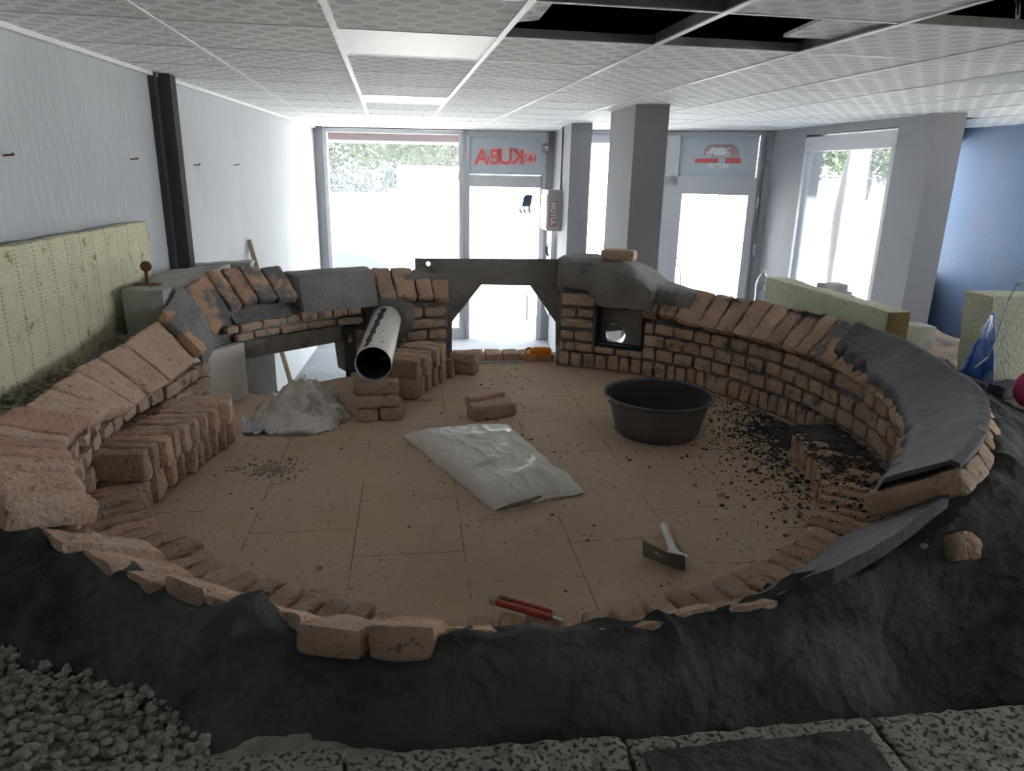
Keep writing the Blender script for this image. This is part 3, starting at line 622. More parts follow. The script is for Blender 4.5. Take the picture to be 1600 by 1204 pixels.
obj('body', MB().hexa([(a.x-.02 if not k & 1 else b.x-.03, a.y-.13 if not k & 2 else a.y-.02, b.z if not k & 4 else a.z) for k in range(8)], .02, (4,4,4), 0), 'grey', si)
obj('bracket', MB().box((a.x+.02, a.y-.05, a.z), (a.x+.07, a.y-.0, .46)), 'pvc', si, smooth=False)
lp = (a+b)/2; obj('lamp', MB().lathe([(0,-.012),(.02,-.01),(.024,0),(.02,.01),(0,.012)], (lp.x-.02, a.y-.135, lp.z+.005), 14), 'white', si)
m = MB(); yy = 8.05; m.tube([(pj(yy)-.012, yy, HC), (pj(yy)-.012, yy, p0.z)], .009, 8); tag(obj('conduit', m, 'column'), 'thin conduit running down the pier into the beige box', 'conduit')
for px, py, l in ((8, 243, 22), (304, 258, 8), (366, 258, 6), (205, 249, 14)):
    p = onpl(px, py, LWA, LWB); m = MB(); m.tube([p+Vector((-.01,0,0)), p+Vector((.035,-.01,.004)), p+Vector((.04,-.03,.008))], .004, 6)
    lab = {8: 'bent nail in the white wall at the far left edge', 304: 'small nail in the white wall just past the steel column', 366: 'small nail in the white wall midway to the window', 205: 'nail in the white wall left of the steel column above the yellow board'}[px]
    tag(obj('wall_nail', m, 'rust'), lab, 'nail', 'nails in the left wall')

# ================================================================== THE BRICK OVEN
HEARTH_O = Vector((-1.30, .62, -1.42))
HEARTH_JX, HEARTH_JY = -.10-HEARTH_O.x, 2.03-HEARTH_O.y
MAT['hearth'] = mat_hearth()
oven = thing('brick_oven', 'large round unfinished brick oven with grey mortar and open mouth filling the room', 'oven', (OC.x, OC.y, ZF))
# lower block body carrying the hearth
obj('base', MB().prism([(-1.28, .62), (3.15, .62), (3.15, 3.7), (2.0, 4.52), (-.20, 4.52), (-.235, 4.03), (-.72, 3.68), (-1.10, 4.0), (-1.25, 3.0)], ZF, -1.20), 'concrete', oven, smooth=False)
hs = MB(); hs.prism([(OC.x+(1.44 if 115 < a*3 < 141 else 1.62)*math.cos(a/120*2*PI), OC.y+(1.44 if 115 < a*3 < 141 else 1.62)*math.sin(a/120*2*PI)) for a in range(120)], -1.20, ZH)
hs2 = MB().prism([(.1, 3.6), (1.9, 3.2), (1.9, 4.5), (.1, 4.5)], -1.2, ZH-.0015)
obj('hearth_floor', hs, 'hearth', oven, smooth=False); obj('mouth_floor', hs2, 'hearth', oven, smooth=False)

# rim of the oven: lower inner edge and upper outer edge of the sloping brick course, by angle round the centre
RIM = [(-62, 1.52,-.815, 1.68,-.63), (-40, 1.49,-.815, 1.66,-.625), (-20, 1.49,-.815, 1.61,-.62), (0, 1.50,-.815, 1.60,-.62), (30, 1.51,-.815, 1.62,-.62), (46, 1.53,-.80, 1.64,-.615),
       (60, 1.53,-.78, 1.66,-.58), (95, 1.53,-.77, 1.66,-.585), (105, 1.54,-.765, 1.66,-.57), (115, 1.55,-.75, 1.70,-.55), (126, 1.57,-.72, 1.70,-.53), (136, 1.57,-.715, 1.70,-.515), (143, 1.56,-.745, 1.68,-.52),
       (148, 1.50,-.80, 1.60,-.56), (156, 1.42,-.86, 1.55,-.65), (165, 1.385,-.895, 1.52,-.70), (180, 1.40,-.905, 1.53,-.715), (195, 1.44,-.835, 1.60,-.725), (208, 1.51,-.825, 1.70,-.69), (222, 1.54,-.845, 1.71,-.735), (235, 1.52,-.90, 1.66,-.80)]
def rim(th):
    if th < -62: th += 360
    if th <= RIM[0][0]: return RIM[0][1:]
    for a, b in zip(RIM, RIM[1:]):
        if a[0] <= th <= b[0]:
            t = (th-a[0])/(b[0]-a[0]); t = t*t*(3-2*t); return tuple(p+(q-p)*t for p, q in zip(a[1:], b[1:]))
    return RIM[-1][1:]
def ring_theta(px, py):
    r = 1.5
    for _ in range(8):
        th = theta(oncyl(px, py, r)); th = th if th > -62 else th+360; r = r*.4+rim(th)[0]*.6
    return th
TB = .058
def prof(th):
    ri, zi, ro, zo = rim(th); d = Vector((ro-ri, zo-zi-.045)); d.normalize(); n = Vector((-d.y, d.x))*TB
    Bi = Vector((ri, zi)); Ti = Bi+n; To = Vector((ro, zo)); Bo = To-n
    return Bi, Ti, To, Bo
def rim_brick(t0, t1, seed, mat='brick', slip=0., lift=0., shrink=1., n=(13,7,4), gap=.30, amp=.0075):
    g = gap*.5*(1 if t1 > t0 else -1); t0 += g; t1 -= g; c = [None]*8
    for b in range(8):
        th = t1 if b & 2 else t0; Bi, Ti, To, Bo = prof(th)
        p = {0: Bi, 1: Bo, 4: Ti, 5: To}[b & 5]
        p = p+(Vector((.7, .7))*slip)+Vector((-.7, .7))*lift
        if b & 1 and shrink != 1: p = (Bi if not b & 4 else Ti).lerp(p, shrink)
        c[b] = pol(th, p.x, p.y)
    mb = MB(); mb.hexa(c, .014, n, amp, seed, 13); return obj('rim_brick', mb, mat, oven)

# left run, from the mortar patch towards the viewer
Lpx = [(297,590),(253,609),(220,625),(194,640),(163,659),(137,670),(105,686),(90,703),(75,726),(71,746),(81,779)]
Lth = [ring_theta(*p) for p in Lpx]
for k in range(1, len(Lth)):        # keep an even, growing sequence
    if Lth[k] < Lth[k-1]+2.3: Lth[k] = Lth[k-1]+2.6
rg = random.Random(3)
for k in range(len(Lth)-1):
    rim_brick(Lth[k], Lth[k+1], 10+k, 'brickred' if k in (5, 7, 8) else 'brick', slip=rg.uniform(-.008, .008), lift=rg.uniform(-.003, .004))
t = Lth[-1]; k = 0
while t < 219:
    w_ = rg.uniform(3.8, 4.6); rim_brick(t, t+w_, 40+k, 'brickmort' if k == 2 else 'brick', slip=rg.uniform(-.008, .008)); t += w_; k += 1
LEFT_END = t
o = rim_brick(Lth[0]-2.9, Lth[0]-.1, 77, 'brickmort', lift=.035)          # brick standing proud beside the mortar patch
MP0 = Lth[0]-2.9
# back-left bricks, smeared with mortar
Bpx = [(320,517),(354,488),(375,480),(400,474),(431,478),(463,480)]
Bth = [ring_theta(*p) for p in Bpx]
for k in range(len(Bth)-1): rim_brick(Bth[k], Bth[k+1], 90+k, 'brickmort', slip=rg.uniform(-.01, .012), lift=rg.uniform(0, .008), amp=.007)
# bricks over the duct, leaning against the steel plate
Dpx = [(591,478),(619,476),(652,478),(677,479),(702,478)]
Dth = [ring_theta(*p) for p in Dpx]
for k in range(len(Dth)-1): rim_brick(Dth[k], Dth[k+1], 110+k, 'brick', slip=rg.uniform(-.006, .006))
SL0, SL1 = Bth[-1], Dth[0]
# right run
Rpx = [(1003,501),(1028,505),(1057,507),(1096,513),(1123,519),(1150,527),(1178,535),(1205,543),(1226,550),(1249,559),(1271,567),(1309,582)]
Rth = [ring_theta(*p) for p in Rpx]
for k in range(1, len(Rth)):
    if Rth[k] > Rth[k-1]-2.2: Rth[k] = Rth[k-1]-2.4
for k in range(len(Rth)-1):
    rim_brick(Rth[k+1], Rth[k], 130+k, 'brickmort' if k in (0, 1, 10) else 'brick', slip=rg.uniform(-.008, .01), lift=rg.uniform(-.002, .004), shrink=.72 if k < 2 else 1)
# mortar-covered run at right: brick edges show, thick smooth mortar on top
t = Rth[-1]; k = 0; REND = -60.
while t-4 > REND: rim_brick(t-4., t, 160+k, 'brick', n=(12,5,4), amp=.009); t -= 4.; k += 1
rim_brick(REND, t, 190, 'brick', amp=.007, n=(14,5,5)); MS1 = Rth[-1]+1.5

def sheet(name, th0, th1, fn, nt, ns, mat, amp=.006, freq=9., seed=0., thick=None, parent=None):
    """swept skin: fn(th, s) -> (r, z); closed underside when thick is given"""
    mb = MB(); parent = parent or oven
    for layer in range(2 if thick else 1):
        for i in range(nt+1):
            th = th0+(th1-th0)*i/nt
            for j in range(ns+1):
                r, z = fn(th, j/ns); p = pol(th, r, z)
                if name == 'outer_render': p.z -= max(0, 1.06-p.y)*1.0
                if layer == 0: p += noise.noise_vector(p*freq+Vector((seed,seed,seed)))*amp + noise.noise_vector(p*freq*4+Vector((seed,0,0)))*amp*.4
                else: p.z -= thick
                mb.v.append(p)
    W = ns+1
    for i in range(nt):
        for j in range(ns):
            a = i*W+j; mb.f.append((a, a+W, a+W+1, a+1))
            if thick: b = a+(nt+1)*W; mb.f.append((b, b+1, b+W+1, b+W))
    if thick:
        o = (nt+1)*W
        for j in range(ns): mb.f.append((j, j+1, o+j+1, o+j)); q = nt*W; mb.f.append((q+j, o+q+j, o+q+j+1, q+j+1))
        for i in range(nt): a = i*W; mb.f.append((a, o+a, o+a+W, a+W)); a += ns; mb.f.append((a, a+W, o+a+W, o+a))
    return obj(name, mb, mat, parent)

# thick mortar skin over the right run, with a ragged inner edge
def ragged(th, f=1., a=.034): return noise.noise(Vector((th*.55*f, 3.1, 0)))*a+noise.noise(Vector((th*1.7*f, 1.1, 5)))*a*.6
def f_skin(th, s):
    Bi, Ti, To, Bo = prof(th); d = (To-Ti).normalized(); n = Vector((-d.y, d.x)); L_ = (To-Ti).length
    edge = .035+ragged(th)+max(0, (th+16)/8)*.02; x = edge+(L_+.012-edge)*s
    h = .022*min(1, s*7+.15)*min(1, (1-s)*9+.35)+.006
    p = Ti+d*x+n*h; return p.x, p.y
sheet('mortar_skin', REND+.6, MS1, f_skin, 62, 14, 'wetmortar', .006, 9, 3., .014)
# patch of mortar on the left, over the bricks beside the concrete block
def f_patch(th, s):
    Bi, Ti, To, Bo = prof(th); d = (To-Ti).normalized(); n = Vector((-d.y, d.x)); L_ = (To-Ti).length
    e = .0+ragged(th, 1.3, .012); x = e+(L_+.03-e)*s; p = Ti+d*x+n*(.016*math.sin(PI*min(max(s, .05), .95))-.004); return p.x, p.y
sheet('mortar_patch', Bth[0]-.3, MP0+.8, f_patch, 26, 12, 'mortar', .010, 10, 8., .05)
# smooth cast slab between the back-left bricks and the duct
mb = MB(); nS = 14
c = [None]*8
for b in range(8):
    th = SL1+.2 if b & 1 else SL0-.3; ri, zi, ro, zo = rim(th)
    r_, z_ = {0: (1.50, -.775), 2: (1.74, -.76), 4: (1.545, -.575), 6: (1.74, -.56)}[b & 6]
    c[b] = pol(th, r_, z_)
mb.hexa(c, .02, (12,4,6), .007, 31, 8); obj('mortar_slab', mb, 'mortar', oven)
# second layer brick edges under the slab
for k, (t0, t1) in enumerate(zip([SL0, SL0-3.6, SL0-7.2, SL0-10.6], [SL0-3.5, SL0-7.1, SL0-10.5, SL0-13.6])):
    mb = MB(); c = [pol(t1 if b & 1 else t0, 1.66 if b & 2 else 1.51, -.765 if b & 4 else -.815) for b in range(8)]
    mb.hexa(c, .012, (6,3,3), .005, 50+k); obj('rim_brick', mb, 'brickmort', oven)

# ---------------- mortar core of the wall (bed under the rim, outer render), with the openings left free
def core_prof(th, lo, hi=None):
    Bi, Ti, To, Bo = prof(th)
    if hi is None: top = [(Bi.x+.02, Bi.y-.004), (Bo.x, Bo.y-.004), (To.x+.012, To.y-.035)]
    else: top = [(1.555, hi), (1.59, hi+.004), (1.62, hi-.01)]
    return top
def core(th0, th1, lo, hi=None, outer=True, nt=None, mat='mortar', seed=0., name='wall_core'):
    nt = nt or max(2, int(abs(th1-th0)/1.6)); mb = MB(); W = None
    for i in range(nt+1):
        th = th0+(th1-th0)*i/nt; tp = core_prof(th, lo, hi)
        tp[0] = (tp[0][0]+.03, tp[0][1]); xi = min(1.548, tp[0][0])
        ring = [(xi, lo), (xi, (lo+tp[0][1])/2)] + tp
        ex = tp[-1]; ring += [(ex[0]+.02, ex[1]-.06), (max(ex[0]+.0, 1.64), (ex[1]+lo)/2), (1.66, lo)]
        W = len(ring)
        for k, (r, z) in enumerate(ring):
            p = pol(th, r, z)
            if 0 < k < W-1: p += noise.noise_vector(p*8+Vector((seed,2,1)))*(.012 if k > 4 else .004)
            mb.v.append(p)
    for i in range(nt):
        for k in range(W):
            a, b = i*W+k, i*W+(k+1) % W; mb.f.append((a, b, b+W, a+W))
    mb.f.append(tuple(range(W-1,-1,-1))); mb.f.append(tuple(nt*W+k for k in range(W)))
    return obj(name, mb, mat, oven)
core(-50, 47.6, ZH); core(-64, -50, ZH, -.90)
core(47.6, 58.8, ZH, -1.0, nt=6); core(58.8, 67.5, ZH, -.60, nt=6)
core(92.6, 104.6, ZH); core(104.6, 111.2, -.745, nt=5); core(104.6, 111.2, ZH, -.96, nt=5); core(111.2, 116.4, ZH, nt=4)
core(116.4, 139.6, -.885); core(139.6, 150, ZH, nt=6); core(150, 214, ZH); core(214, 232, ZH, -.93)

# lump of mortar carried over the right pier and the square flue recess, up to the steel plate
c = [pol(47.5 if b & 1 else 66.5, 1.74 if b & 2 else 1.50, (-.49 if b & 4 else -.70)) for b in range(8)]
mb = MB(); nT, nZ = 24, 10
def lump(th0, th1, zlo, zhi, seed, name, rin=1.495, rout=1.75, fall=None):
    mb = MB(); nT, nZ, nR = 22, 10, 5
    def top(th): u = (th-th0)/(th1-th0); return zhi-(fall(u) if fall else 0)
    def P(i, prof_pt):
        th = th0+(th1-th0)*i/nT; r, z = prof_pt; p = pol(th, r, z)
        return p+noise.noise_vector(p*7+Vector((seed,0,0)))*.014+noise.noise_vector(p*26+Vector((seed,0,0)))*.005
    W = 0
    for i in range(nT+1):
        th = th0+(th1-th0)*i/nT; zt = top(th); zb = zlo(th)
        pr = [(rin+.03, zb)]+[(rin-.012*math.sin(PI*j/nZ), zb+(zt-zb)*j/nZ) for j in range(nZ)]+[(rin+.025, zt+.002)]+[(rin+.04+(rout-rin-.04)*j/nR, zt+.004) for j in range(nR+1)]+[(rout+.02, (zt+zb)/2), (rout, zb)]
        W = len(pr); mb.v += [P(i, q) for q in pr]
    for i in range(nT):
        for k in range(W):
            a, b = i*W+k, i*W+(k+1) % W; mb.f.append((a, b, b+W, a+W))
    mb.f.append(tuple(range(W-1,-1,-1))); mb.f.append(tuple(nT*W+k for k in range(W)))
    return obj(name, mb, 'mortar', oven)
lump(67.5, 45.5, lambda th: -.755+.095*min(1, max(0, (th-58)/3)) - .0*th, -.490, 4., 'mortar_lump', fall=lambda u: .13*max(0, (u-.55)/.45)**1.6)
lump(101.5, 93.0, lambda th: -.66, -.60, 9., 'mortar_lump', rin=1.60, rout=1.74)
lump(47, 37.5, lambda th: -.735, -.612, 14., 'mortar_lump', rin=1.545, rout=1.72, fall=lambda u: .03*u)

# steel plate with the mouth cut out
PA, PB = (.131, 4.375), (1.127, 4.21)
def pp(px, py): return onpl(px, py, PA, PB)
out = [(648,403),(918,405),(918,452),(893,495),(877,503),(877,570),(868,570),(868,503),(828,446),(752,445),(706,503),(706,566),(697,566),(697,500),(676,482),(650,478)]
pd = Vector((PB[0]-PA[0], PB[1]-PA[1])).normalized(); pn = Vector((-pd.y, pd.x, 0))
# build around the bolt hole: plate as two polygons meeting at the hole line
hc = pp(669, 412); hr = .013
ptsU = [pp(*p) for p in out]
bm = bmesh.new(); vs = [bm.verts.new(p) for p in ptsU]; es = [bm.edges.new((vs[i], vs[(i+1) % len(vs)])) for i in range(len(vs))]
pd3 = Vector((pd.x, pd.y, 0)); hv = [bm.verts.new(hc+pd3*(hr*math.cos(a*PI/8))+Vector((0,0,hr*math.sin(a*PI/8)))) for a in range(16)]
es += [bm.edges.new((hv[i], hv[(i+1) % 16])) for i in range(16)]
bmesh.ops.triangle_fill(bm, edges=es, use_beauty=True, use_dissolve=False)
ret = bmesh.ops.extrude_face_region(bm, geom=bm.faces[:])
for v in [e for e in ret['geom'] if isinstance(e, bmesh.types.BMVert)]: v.co += pn*.010
bmesh.ops.recalc_face_normals(bm, faces=bm.faces[:])
mb = MB(); bm.verts.index_update(); mb.v = [v.co.copy() for v in bm.verts]; mb.f = [tuple(v.index for v in f.verts) for f in bm.faces]; bm.free()
obj('mouth_plate', mb, 'steel', oven, smooth=False)
# smoothed mortar band on the plate face
band = [(690,418),(912,418),(914,447),(893,485),(872,500),(832,443),(749,442),(708,497),(690,478)]
mb = MB().polyplate([pp(*p)-pn*.004 for p in band], pn*.004)
obj('mortar_band', mb, 'mortar', oven, smooth=False)
mb = MB().polyplate([pp(*p)-pn*.012 for p in ((868,540),(877,540),(878,572),(870,572))], pn*.06); obj('mouth_bracket', mb, 'galv', oven, smooth=False)
# bricks across the threshold of the mouth
for k, (xa, xb) in enumerate(zip((.47,.565,.675,.785,.895), (.56,.67,.78,.89,1.0))):
    mb = MB().hexa([((xb if b & 1 else xa), (4.42 if b & 2 else 4.27)-.10*((xa+xb)/2-.7), (-1.10 if b & 4 else -1.2)) for b in range(8)], .012, (4,5,3), .004, 200+k)
    obj('threshold_brick', mb, 'brick', oven)
obj('threshold_strip', MB().box((.47, 4.235, ZH-.002), (.80, 4.262, ZH+.012)), 'galv', oven, smooth=False)

# ---------------- lining: courses of bricks on the inner face
lin = MB(); rg = random.Random(11)
def course(th0, th1, z0, z1, w, r=1.52, dep=.06, seed=0, wob=.008):
    th = th0; k = 0; dirn = 1
    while th < th1-1.2:
        ww = w*rg.uniform(.85, 1.15)/(r or 1.45)*180/PI; t2 = min(th+ww, th1)
        if th1-t2 < 1.2: t2 = th1
        g = .13; r_ = r
        if r is None: r_ = rim((th+t2)/2)[0]+.012
        dr = rg.uniform(-wob, wob); dz = rg.uniform(-.003, .003)
        c = [pol((t2-g) if b & 1 else (th+g), (r_+dep if b & 2 else r_+dr), (z1-.004+dz if b & 4 else z0+.004+dz)) for b in range(8)]
        lin.hexa(c, .014, (5,2,5), .006, seed+k*1.7, 17); th = t2; k += 1
def wall_courses(a, b):
    course(a, b, -1.15, -1.045, .068, seed=1); course(a, b, -1.045, -.968, .115, seed=5); course(a, b, -.968, -.892, .105, seed=9); course(a, b, -.892, -.82, .11, r=1.525, seed=13)
wall_courses(-62, 47.4)
course(47.4, 67, -1.15, -1.05, .075, seed=21); course(47.4, 58.6, -1.05, -1.0, .18, seed=22)
for k, z in enumerate((-1.05, -.985, -.91, -.845, -.775)): course(59.0, 66.9, z, z+(.063 if k < 4 else .085), .19 if k % 2 == 0 else .12, seed=30+k)
course(48, 58.9, -.765, -.70, .085, seed=40)
obj('brick_lining', lin, 'lining', oven); lin = MB()
for k, z in enumerate((-1.15, -1.07, -1.0, -.93, -.86)): course(93.0, 104, z, z+.068, .21 if k % 2 else .13, seed=50+k)
obj('brick_lining', lin, 'lining', oven); lin = MB()
course(111.6, 116.0, -1.15, -1.06, .10, seed=60); course(111.6, 116.0, -1.06, -.98, .1, seed=61); course(111.6, 116.0, -.98, -.9, .1, seed=62)
obj('brick_lining', lin, 'lining', oven); lin = MB()
course(112, 141, -.875, -.825, .16, seed=64, dep=.05); course(112, 143, -.825, -.775, .14, seed=66, r=1.535, dep=.05)
obj('brick_lining', lin, 'lining', oven); lin = MB()
course(104.4, 111.4, -1.15, -1.06, .1, seed=70); course(104.4, 111.4, -1.06, -.975, .1, seed=71)
obj('brick_lining', lin, 'lining', oven); lin = MB()
course(150, 228, -1.15, -1.045, .07, r=None, seed=75); course(150, 228, -1.045, -.965, .11, r=None, seed=76); course(150, 228, -.965, -.895, .11, r=None, seed=77)
course(188, 226, -.895, -.84, .11, r=None, seed=78)
obj('brick_lining', lin, 'lining', oven)

# near rim: flat bricks, their ends poking out of the render
NEAR0, NEAR1 = 232.5, 299.
th = LEFT_END+.3; k = 0; rgn = random.Random(5)
nearb = []
while th < NEAR1-2:
    w_ = rgn.uniform(3.6, 4.6) if not (248 < th < 257.5) else 4.9
    u_ = 1-max(0, min(1, (th+w_/2-216)/20)); u_ = u_*u_*(3-2*u_)
    z1 = -.826+rgn.uniform(-.006, .008)+.075*u_; ro = 1.615+rgn.uniform(-.01, .012)+.09*u_; ri = 1.41
    if 248 < th < 257.5: ro += .035; z1 += .012
    c = [pol(th+w_-.12 if b & 1 else th+.12, ro if b & 2 else ri+.03, (z1-(0 if b & 2 else .135)) if b & 4 else (-.90 - (0 if b & 2 else .10))) for b in range(8)]
    mb = MB().hexa(c, .018, (5,7,4), .008, 220+k, 10); obj('rim_brick', mb, 'brick', oven); th += w_; k += 1

# outer render: dark rough skin around the near side and the right
def f_outer(th, s):
    t = th % 360
    if t > 298: t2 = t-360
    else: t2 = t
    if 228 < t < 300: rt, zt = 1.615, -.845
    elif t <= 228: ri, zi, ro, zo = rim(t); rt, zt = ro+.012, zo-.02
    else: ri, zi, ro, zo = rim(t2); rt, zt = ro+.02, zo-.03
    def mixn(c, w, lo, hi): x = max(0, min(1, (c-lo)/(hi-lo))); return x*x*(3-2*x)
    if 292 < t < 310:  # right end of the near part: bed slopes down from the rim
        u = mixn(t, 0, 292, 310); ri, zi, ro, zo = rim(-50); rt = 1.615+(ro+.03-1.615)*u; zt = -.845+(zo-.06+.845)*u
    if 216 < t < 236:
        u = 1-mixn(t, 0, 216, 236); ri, zi, ro, zo = rim(216); rt = 1.615+(ro+.012-1.615)*u; zt = -.845+(zo-.02+.845)*u
    if 212 < t < 240: zt -= .018
    hump = .05*math.exp(-((t-244.5)/2.4)**2)-.060*math.exp(-((t-253.)/4.6)**4)
    n_ = noise.noise(Vector((t*.35, 0, 2)))*.014+noise.noise(Vector((t*1.3, 4, 2)))*.007
    zt += hump+n_
    if t > 290:      # broad shoulder of mortar on the right
        u = mixn(t, 0, 290, 318)
        pts = [(rt-.03, zt-.004), (rt+.012, zt), (rt+.035+.03*u, zt-.03), (rt+.06+.12*u, zt-.10-.0*u), (rt+.095+.26*u, zt-.19+.02*u), (1.80+.55*u, -1.12+.13*u), (1.84+.85*u, -1.22+.2*u)]
    elif t > 228: pts = [(rt-.03, zt-.004), (rt+.012, zt), (rt+.045, zt-.03), (rt+.10, zt-.08), (rt+.15, zt-.13), (rt+.20, zt-.18), (1.92, -1.2)]
    else:
        u = max(0, min(1, (t-205)/23)); pts = [(rt-.03, zt-.004), (rt+.012, zt), (rt+.035, zt-.03), (rt+.06+.03*u, zt-.10+.02*u), (rt+.075+.06*u, zt-.19+.05*u), (1.78+.02*u, -1.08), (1.86, -1.22)]
    x = s*(len(pts)-1); i = min(int(x), len(pts)-2); u = x-i
    return pts[i][0]+(pts[i+1][0]-pts[i][0])*u, pts[i][1]+(pts[i+1][1]-pts[i][1])*u
sheet('outer_render', 196, 405, f_outer, 230, 34, 'plastergrey', .028, 5, 2.)
# smooth mortar bed waiting for the next sloping bricks, right of the near rim
def f_bed(th, s):
    t = (th+62)/-14.
    r = 1.46+.215*s; z = -.885+.20*s - .01*abs(th+60)*.15 - (.055*max(0, t))*1.
    return r, z
sheet('mortar_bed', REND+.5, -74, f_bed, 20, 12, 'wetmortar', .005, 8, 6., .04)
for px, py, r in ((1450,862,.025), (1505,850,.05), (1462,905,.022)):
    pass
for px_, py_, z_, rad in ((1452, 866, -.815, .022), (1512, 862, -.80, .042)):
    th_ = px_; mb = MB().rbox(onz(px_-10, py_-8, z_-.012), (rad*2, rad*1.3, rad*1.3), .015, (5,4,4), .008, th_); obj('brick_chip', mb, 'brick', oven)

# square flue recess in the right pier
rc = MB()
def R_(th, r, z): return pol(th, r, z)
t0, t1, zl, zh, rb = 58.6, 48.0, -1.0, -.765, 1.66
rc.add([R_(t0,1.53,zl),R_(t0,rb,zl),R_(t0,rb,zh),R_(t0,1.53,zh)], [(0,1,2,3)]); rc.add([R_(t1,1.53,zl),R_(t1,rb,zl),R_(t1,rb,zh),R_(t1,1.53,zh)], [(0,1,2,3)])
rc.add([R_(t0,1.53,zl),R_(t1,1.53,zl),R_(t1,rb,zl),R_(t0,rb,zl)], [(0,1,2,3)]); rc.add([R_(t0,1.53,zh),R_(t1,1.53,zh),R_(t1,rb,zh),R_(t0,rb,zh)], [(0,1,2,3)])
obj('flue_recess', rc, 'nearblack', oven, smooth=False)  # inside faces of the recess coloured near black
# back plate of the recess with a round flue hole
qc = oncyl(962, 522, rb-.005); e1 = (R_(t1,rb,0)-R_(t0,rb,0)); e1.z = 0; e1.normalize(); n1 = Vector((-e1.y, e1.x, 0))
bm = bmesh.new(); corners = [(R_(t0,rb-.004,zl)),(R_(t1,rb-.004,zl)),(R_(t1,rb-.004,zh)),(R_(t0,rb-.004,zh))]
vs = [bm.verts.new(p) for p in corners]; es = [bm.edges.new((vs[i], vs[(i+1)%4])) for i in range(4)]
u_ = (qc-corners[0]).dot(e1); base0 = corners[0]+e1*u_; base0.z = qc.z
hv = [bm.verts.new(base0+e1*(.062*math.cos(a*PI/12))+Vector((0,0,.066*math.sin(a*PI/12)))) for a in range(24)]
es += [bm.edges.new((hv[i], hv[(i+1)%24])) for i in range(24)]
bmesh.ops.triangle_fill(bm, edges=es, use_beauty=True); bm.verts.index_update()
mb = MB(); mb.v = [v.co.copy() for v in bm.verts]; mb.f = [tuple(v.index for v in f.verts) for f in bm.faces]; bm.free()
obj('flue_plate', mb, 'steel', oven, smooth=False)
ax = ray(962, 526); ax = Vector((ax.x, ax.y, ax.z*.55)).normalized()
mb = MB().tube([base0, base0+ax*.30], .064, 28, cap=False); obj('flue_pipe', mb, 'galv', oven)
# half broken cover in the flue
fc = MB(); e2 = base0+ax*.24
fc.polyplate([e2+e1*(.062*math.cos(a))+Vector((0,0,.062*math.sin(a))) for a in [math.radians(q) for q in range(12, 200, 12)]], ax*.01)
obj('flue_damper', fc, 'panelconc', oven, smooth=False)

# left stoke hole: jamb panel, lintel, dark side cheek
jb0, jb1 = oncyl(300, 610, 1.50), oncyl(387, 600, 1.50)
mb = MB().slab((jb1.x, jb1.y), (jb0.x, jb0.y), ZH, -.865, -.04); obj('jamb_panel', mb, 'panelconc', oven, smooth=False)
mb = MB(); mb.box((-.92, 3.74, ZF), (-.775, 4.7, -.86)); obj('jamb_cheek', mb, 'nearblack', oven, smooth=False)  # passage cheeks coloured near black
mb = MB(); mb.box((-.285, 4.12, ZF), (-.22, 4.5, -.88)); obj('jamb_cheek', mb, 'nearblack', oven, smooth=False)
c = [pol(116.5 if b & 1 else 139.8, 1.62 if b & 2 else 1.515, -.872 if b & 4 else -.935) for b in range(8)]
mb = MB(); c0, c1 = pol(139.4, 1.545, 0), pol(116.8, 1.545, 0); mb.slab((c0.x, c0.y), (c1.x, c1.y), -.965, -.872, .10); obj('stoke_lintel', mb, 'steel', oven, smooth=False)
core(231, 299, ZH, -.95)

# ================================================================== LOOSE BRICKS
BL, BW, BT = .212, .105, .060
BRK = []
for k in range(12):
    rgb = random.Random(100+k); mb = MB()
    mb.rbox((0, 0, BW/2), (BL*rgb.uniform(.95, 1.04), BT*rgb.uniform(.9, 1.08), BW*rgb.uniform(.97, 1.03)), .013, (14,5,8), .0065, 300+k*3.3, 0, 17)
    lo = min(v.z for v in mb.v); mb.v = [v-Vector((0,0,lo)) for v in mb.v]
    me = bpy.data.meshes.new('loose_brick'); me.from_pydata(mb.v, [], mb.f)
    bm = bmesh.new(); bm.from_mesh(me); bmesh.ops.recalc_face_normals(bm, faces=bm.faces); bm.to_mesh(me); bm.free()
    me.polygons.foreach_set('use_smooth', [True]*len(me.polygons)); me.set_sharp_from_angle(angle=math.radians(42)); me.materials.append(MAT['brick']); BRK.append(me)
rb_ = random.Random(17)
def put(loc, rz, label, group, flat=False, sx=1., sy=1., sz=1., tilt=0., var=None):
    o = bpy.data.objects.new('loose_brick', BRK[rb_.randrange(12) if var is None else var]); col.objects.link(o)
    if flat:
        o.rotation_euler = (PI/2, tilt, rz); o.location = Vector(loc)+Vector((0,0,BT/2*sy)) ; 
        m = Matrix.Rotation(rz, 3, 'Z'); off = m @ Vector((0, BW/2, 0)); o.location += off
    else:
        o.rotation_euler = (tilt, 0, rz); o.location = loc
    o.scale = (sx, sy, sz); TOPS.append(o); ORG[o.name] = Vector(o.location)
    return tag(o, label, 'brick', group)
ORD = ['first', 'second', 'third', 'fourth', 'fifth', 'sixth', 'seventh', 'eighth', 'ninth', 'tenth', 'eleventh', 'twelfth', 'thirteenth', 'fourteenth', 'fifteenth', 'sixteenth', 'seventeenth', 'eighteenth', 'nineteenth', 'twentieth', 'twenty-first', 'twenty-second', 'twenty-third', 'twenty-fourth', 'twenty-fifth', 'twenty-sixth']
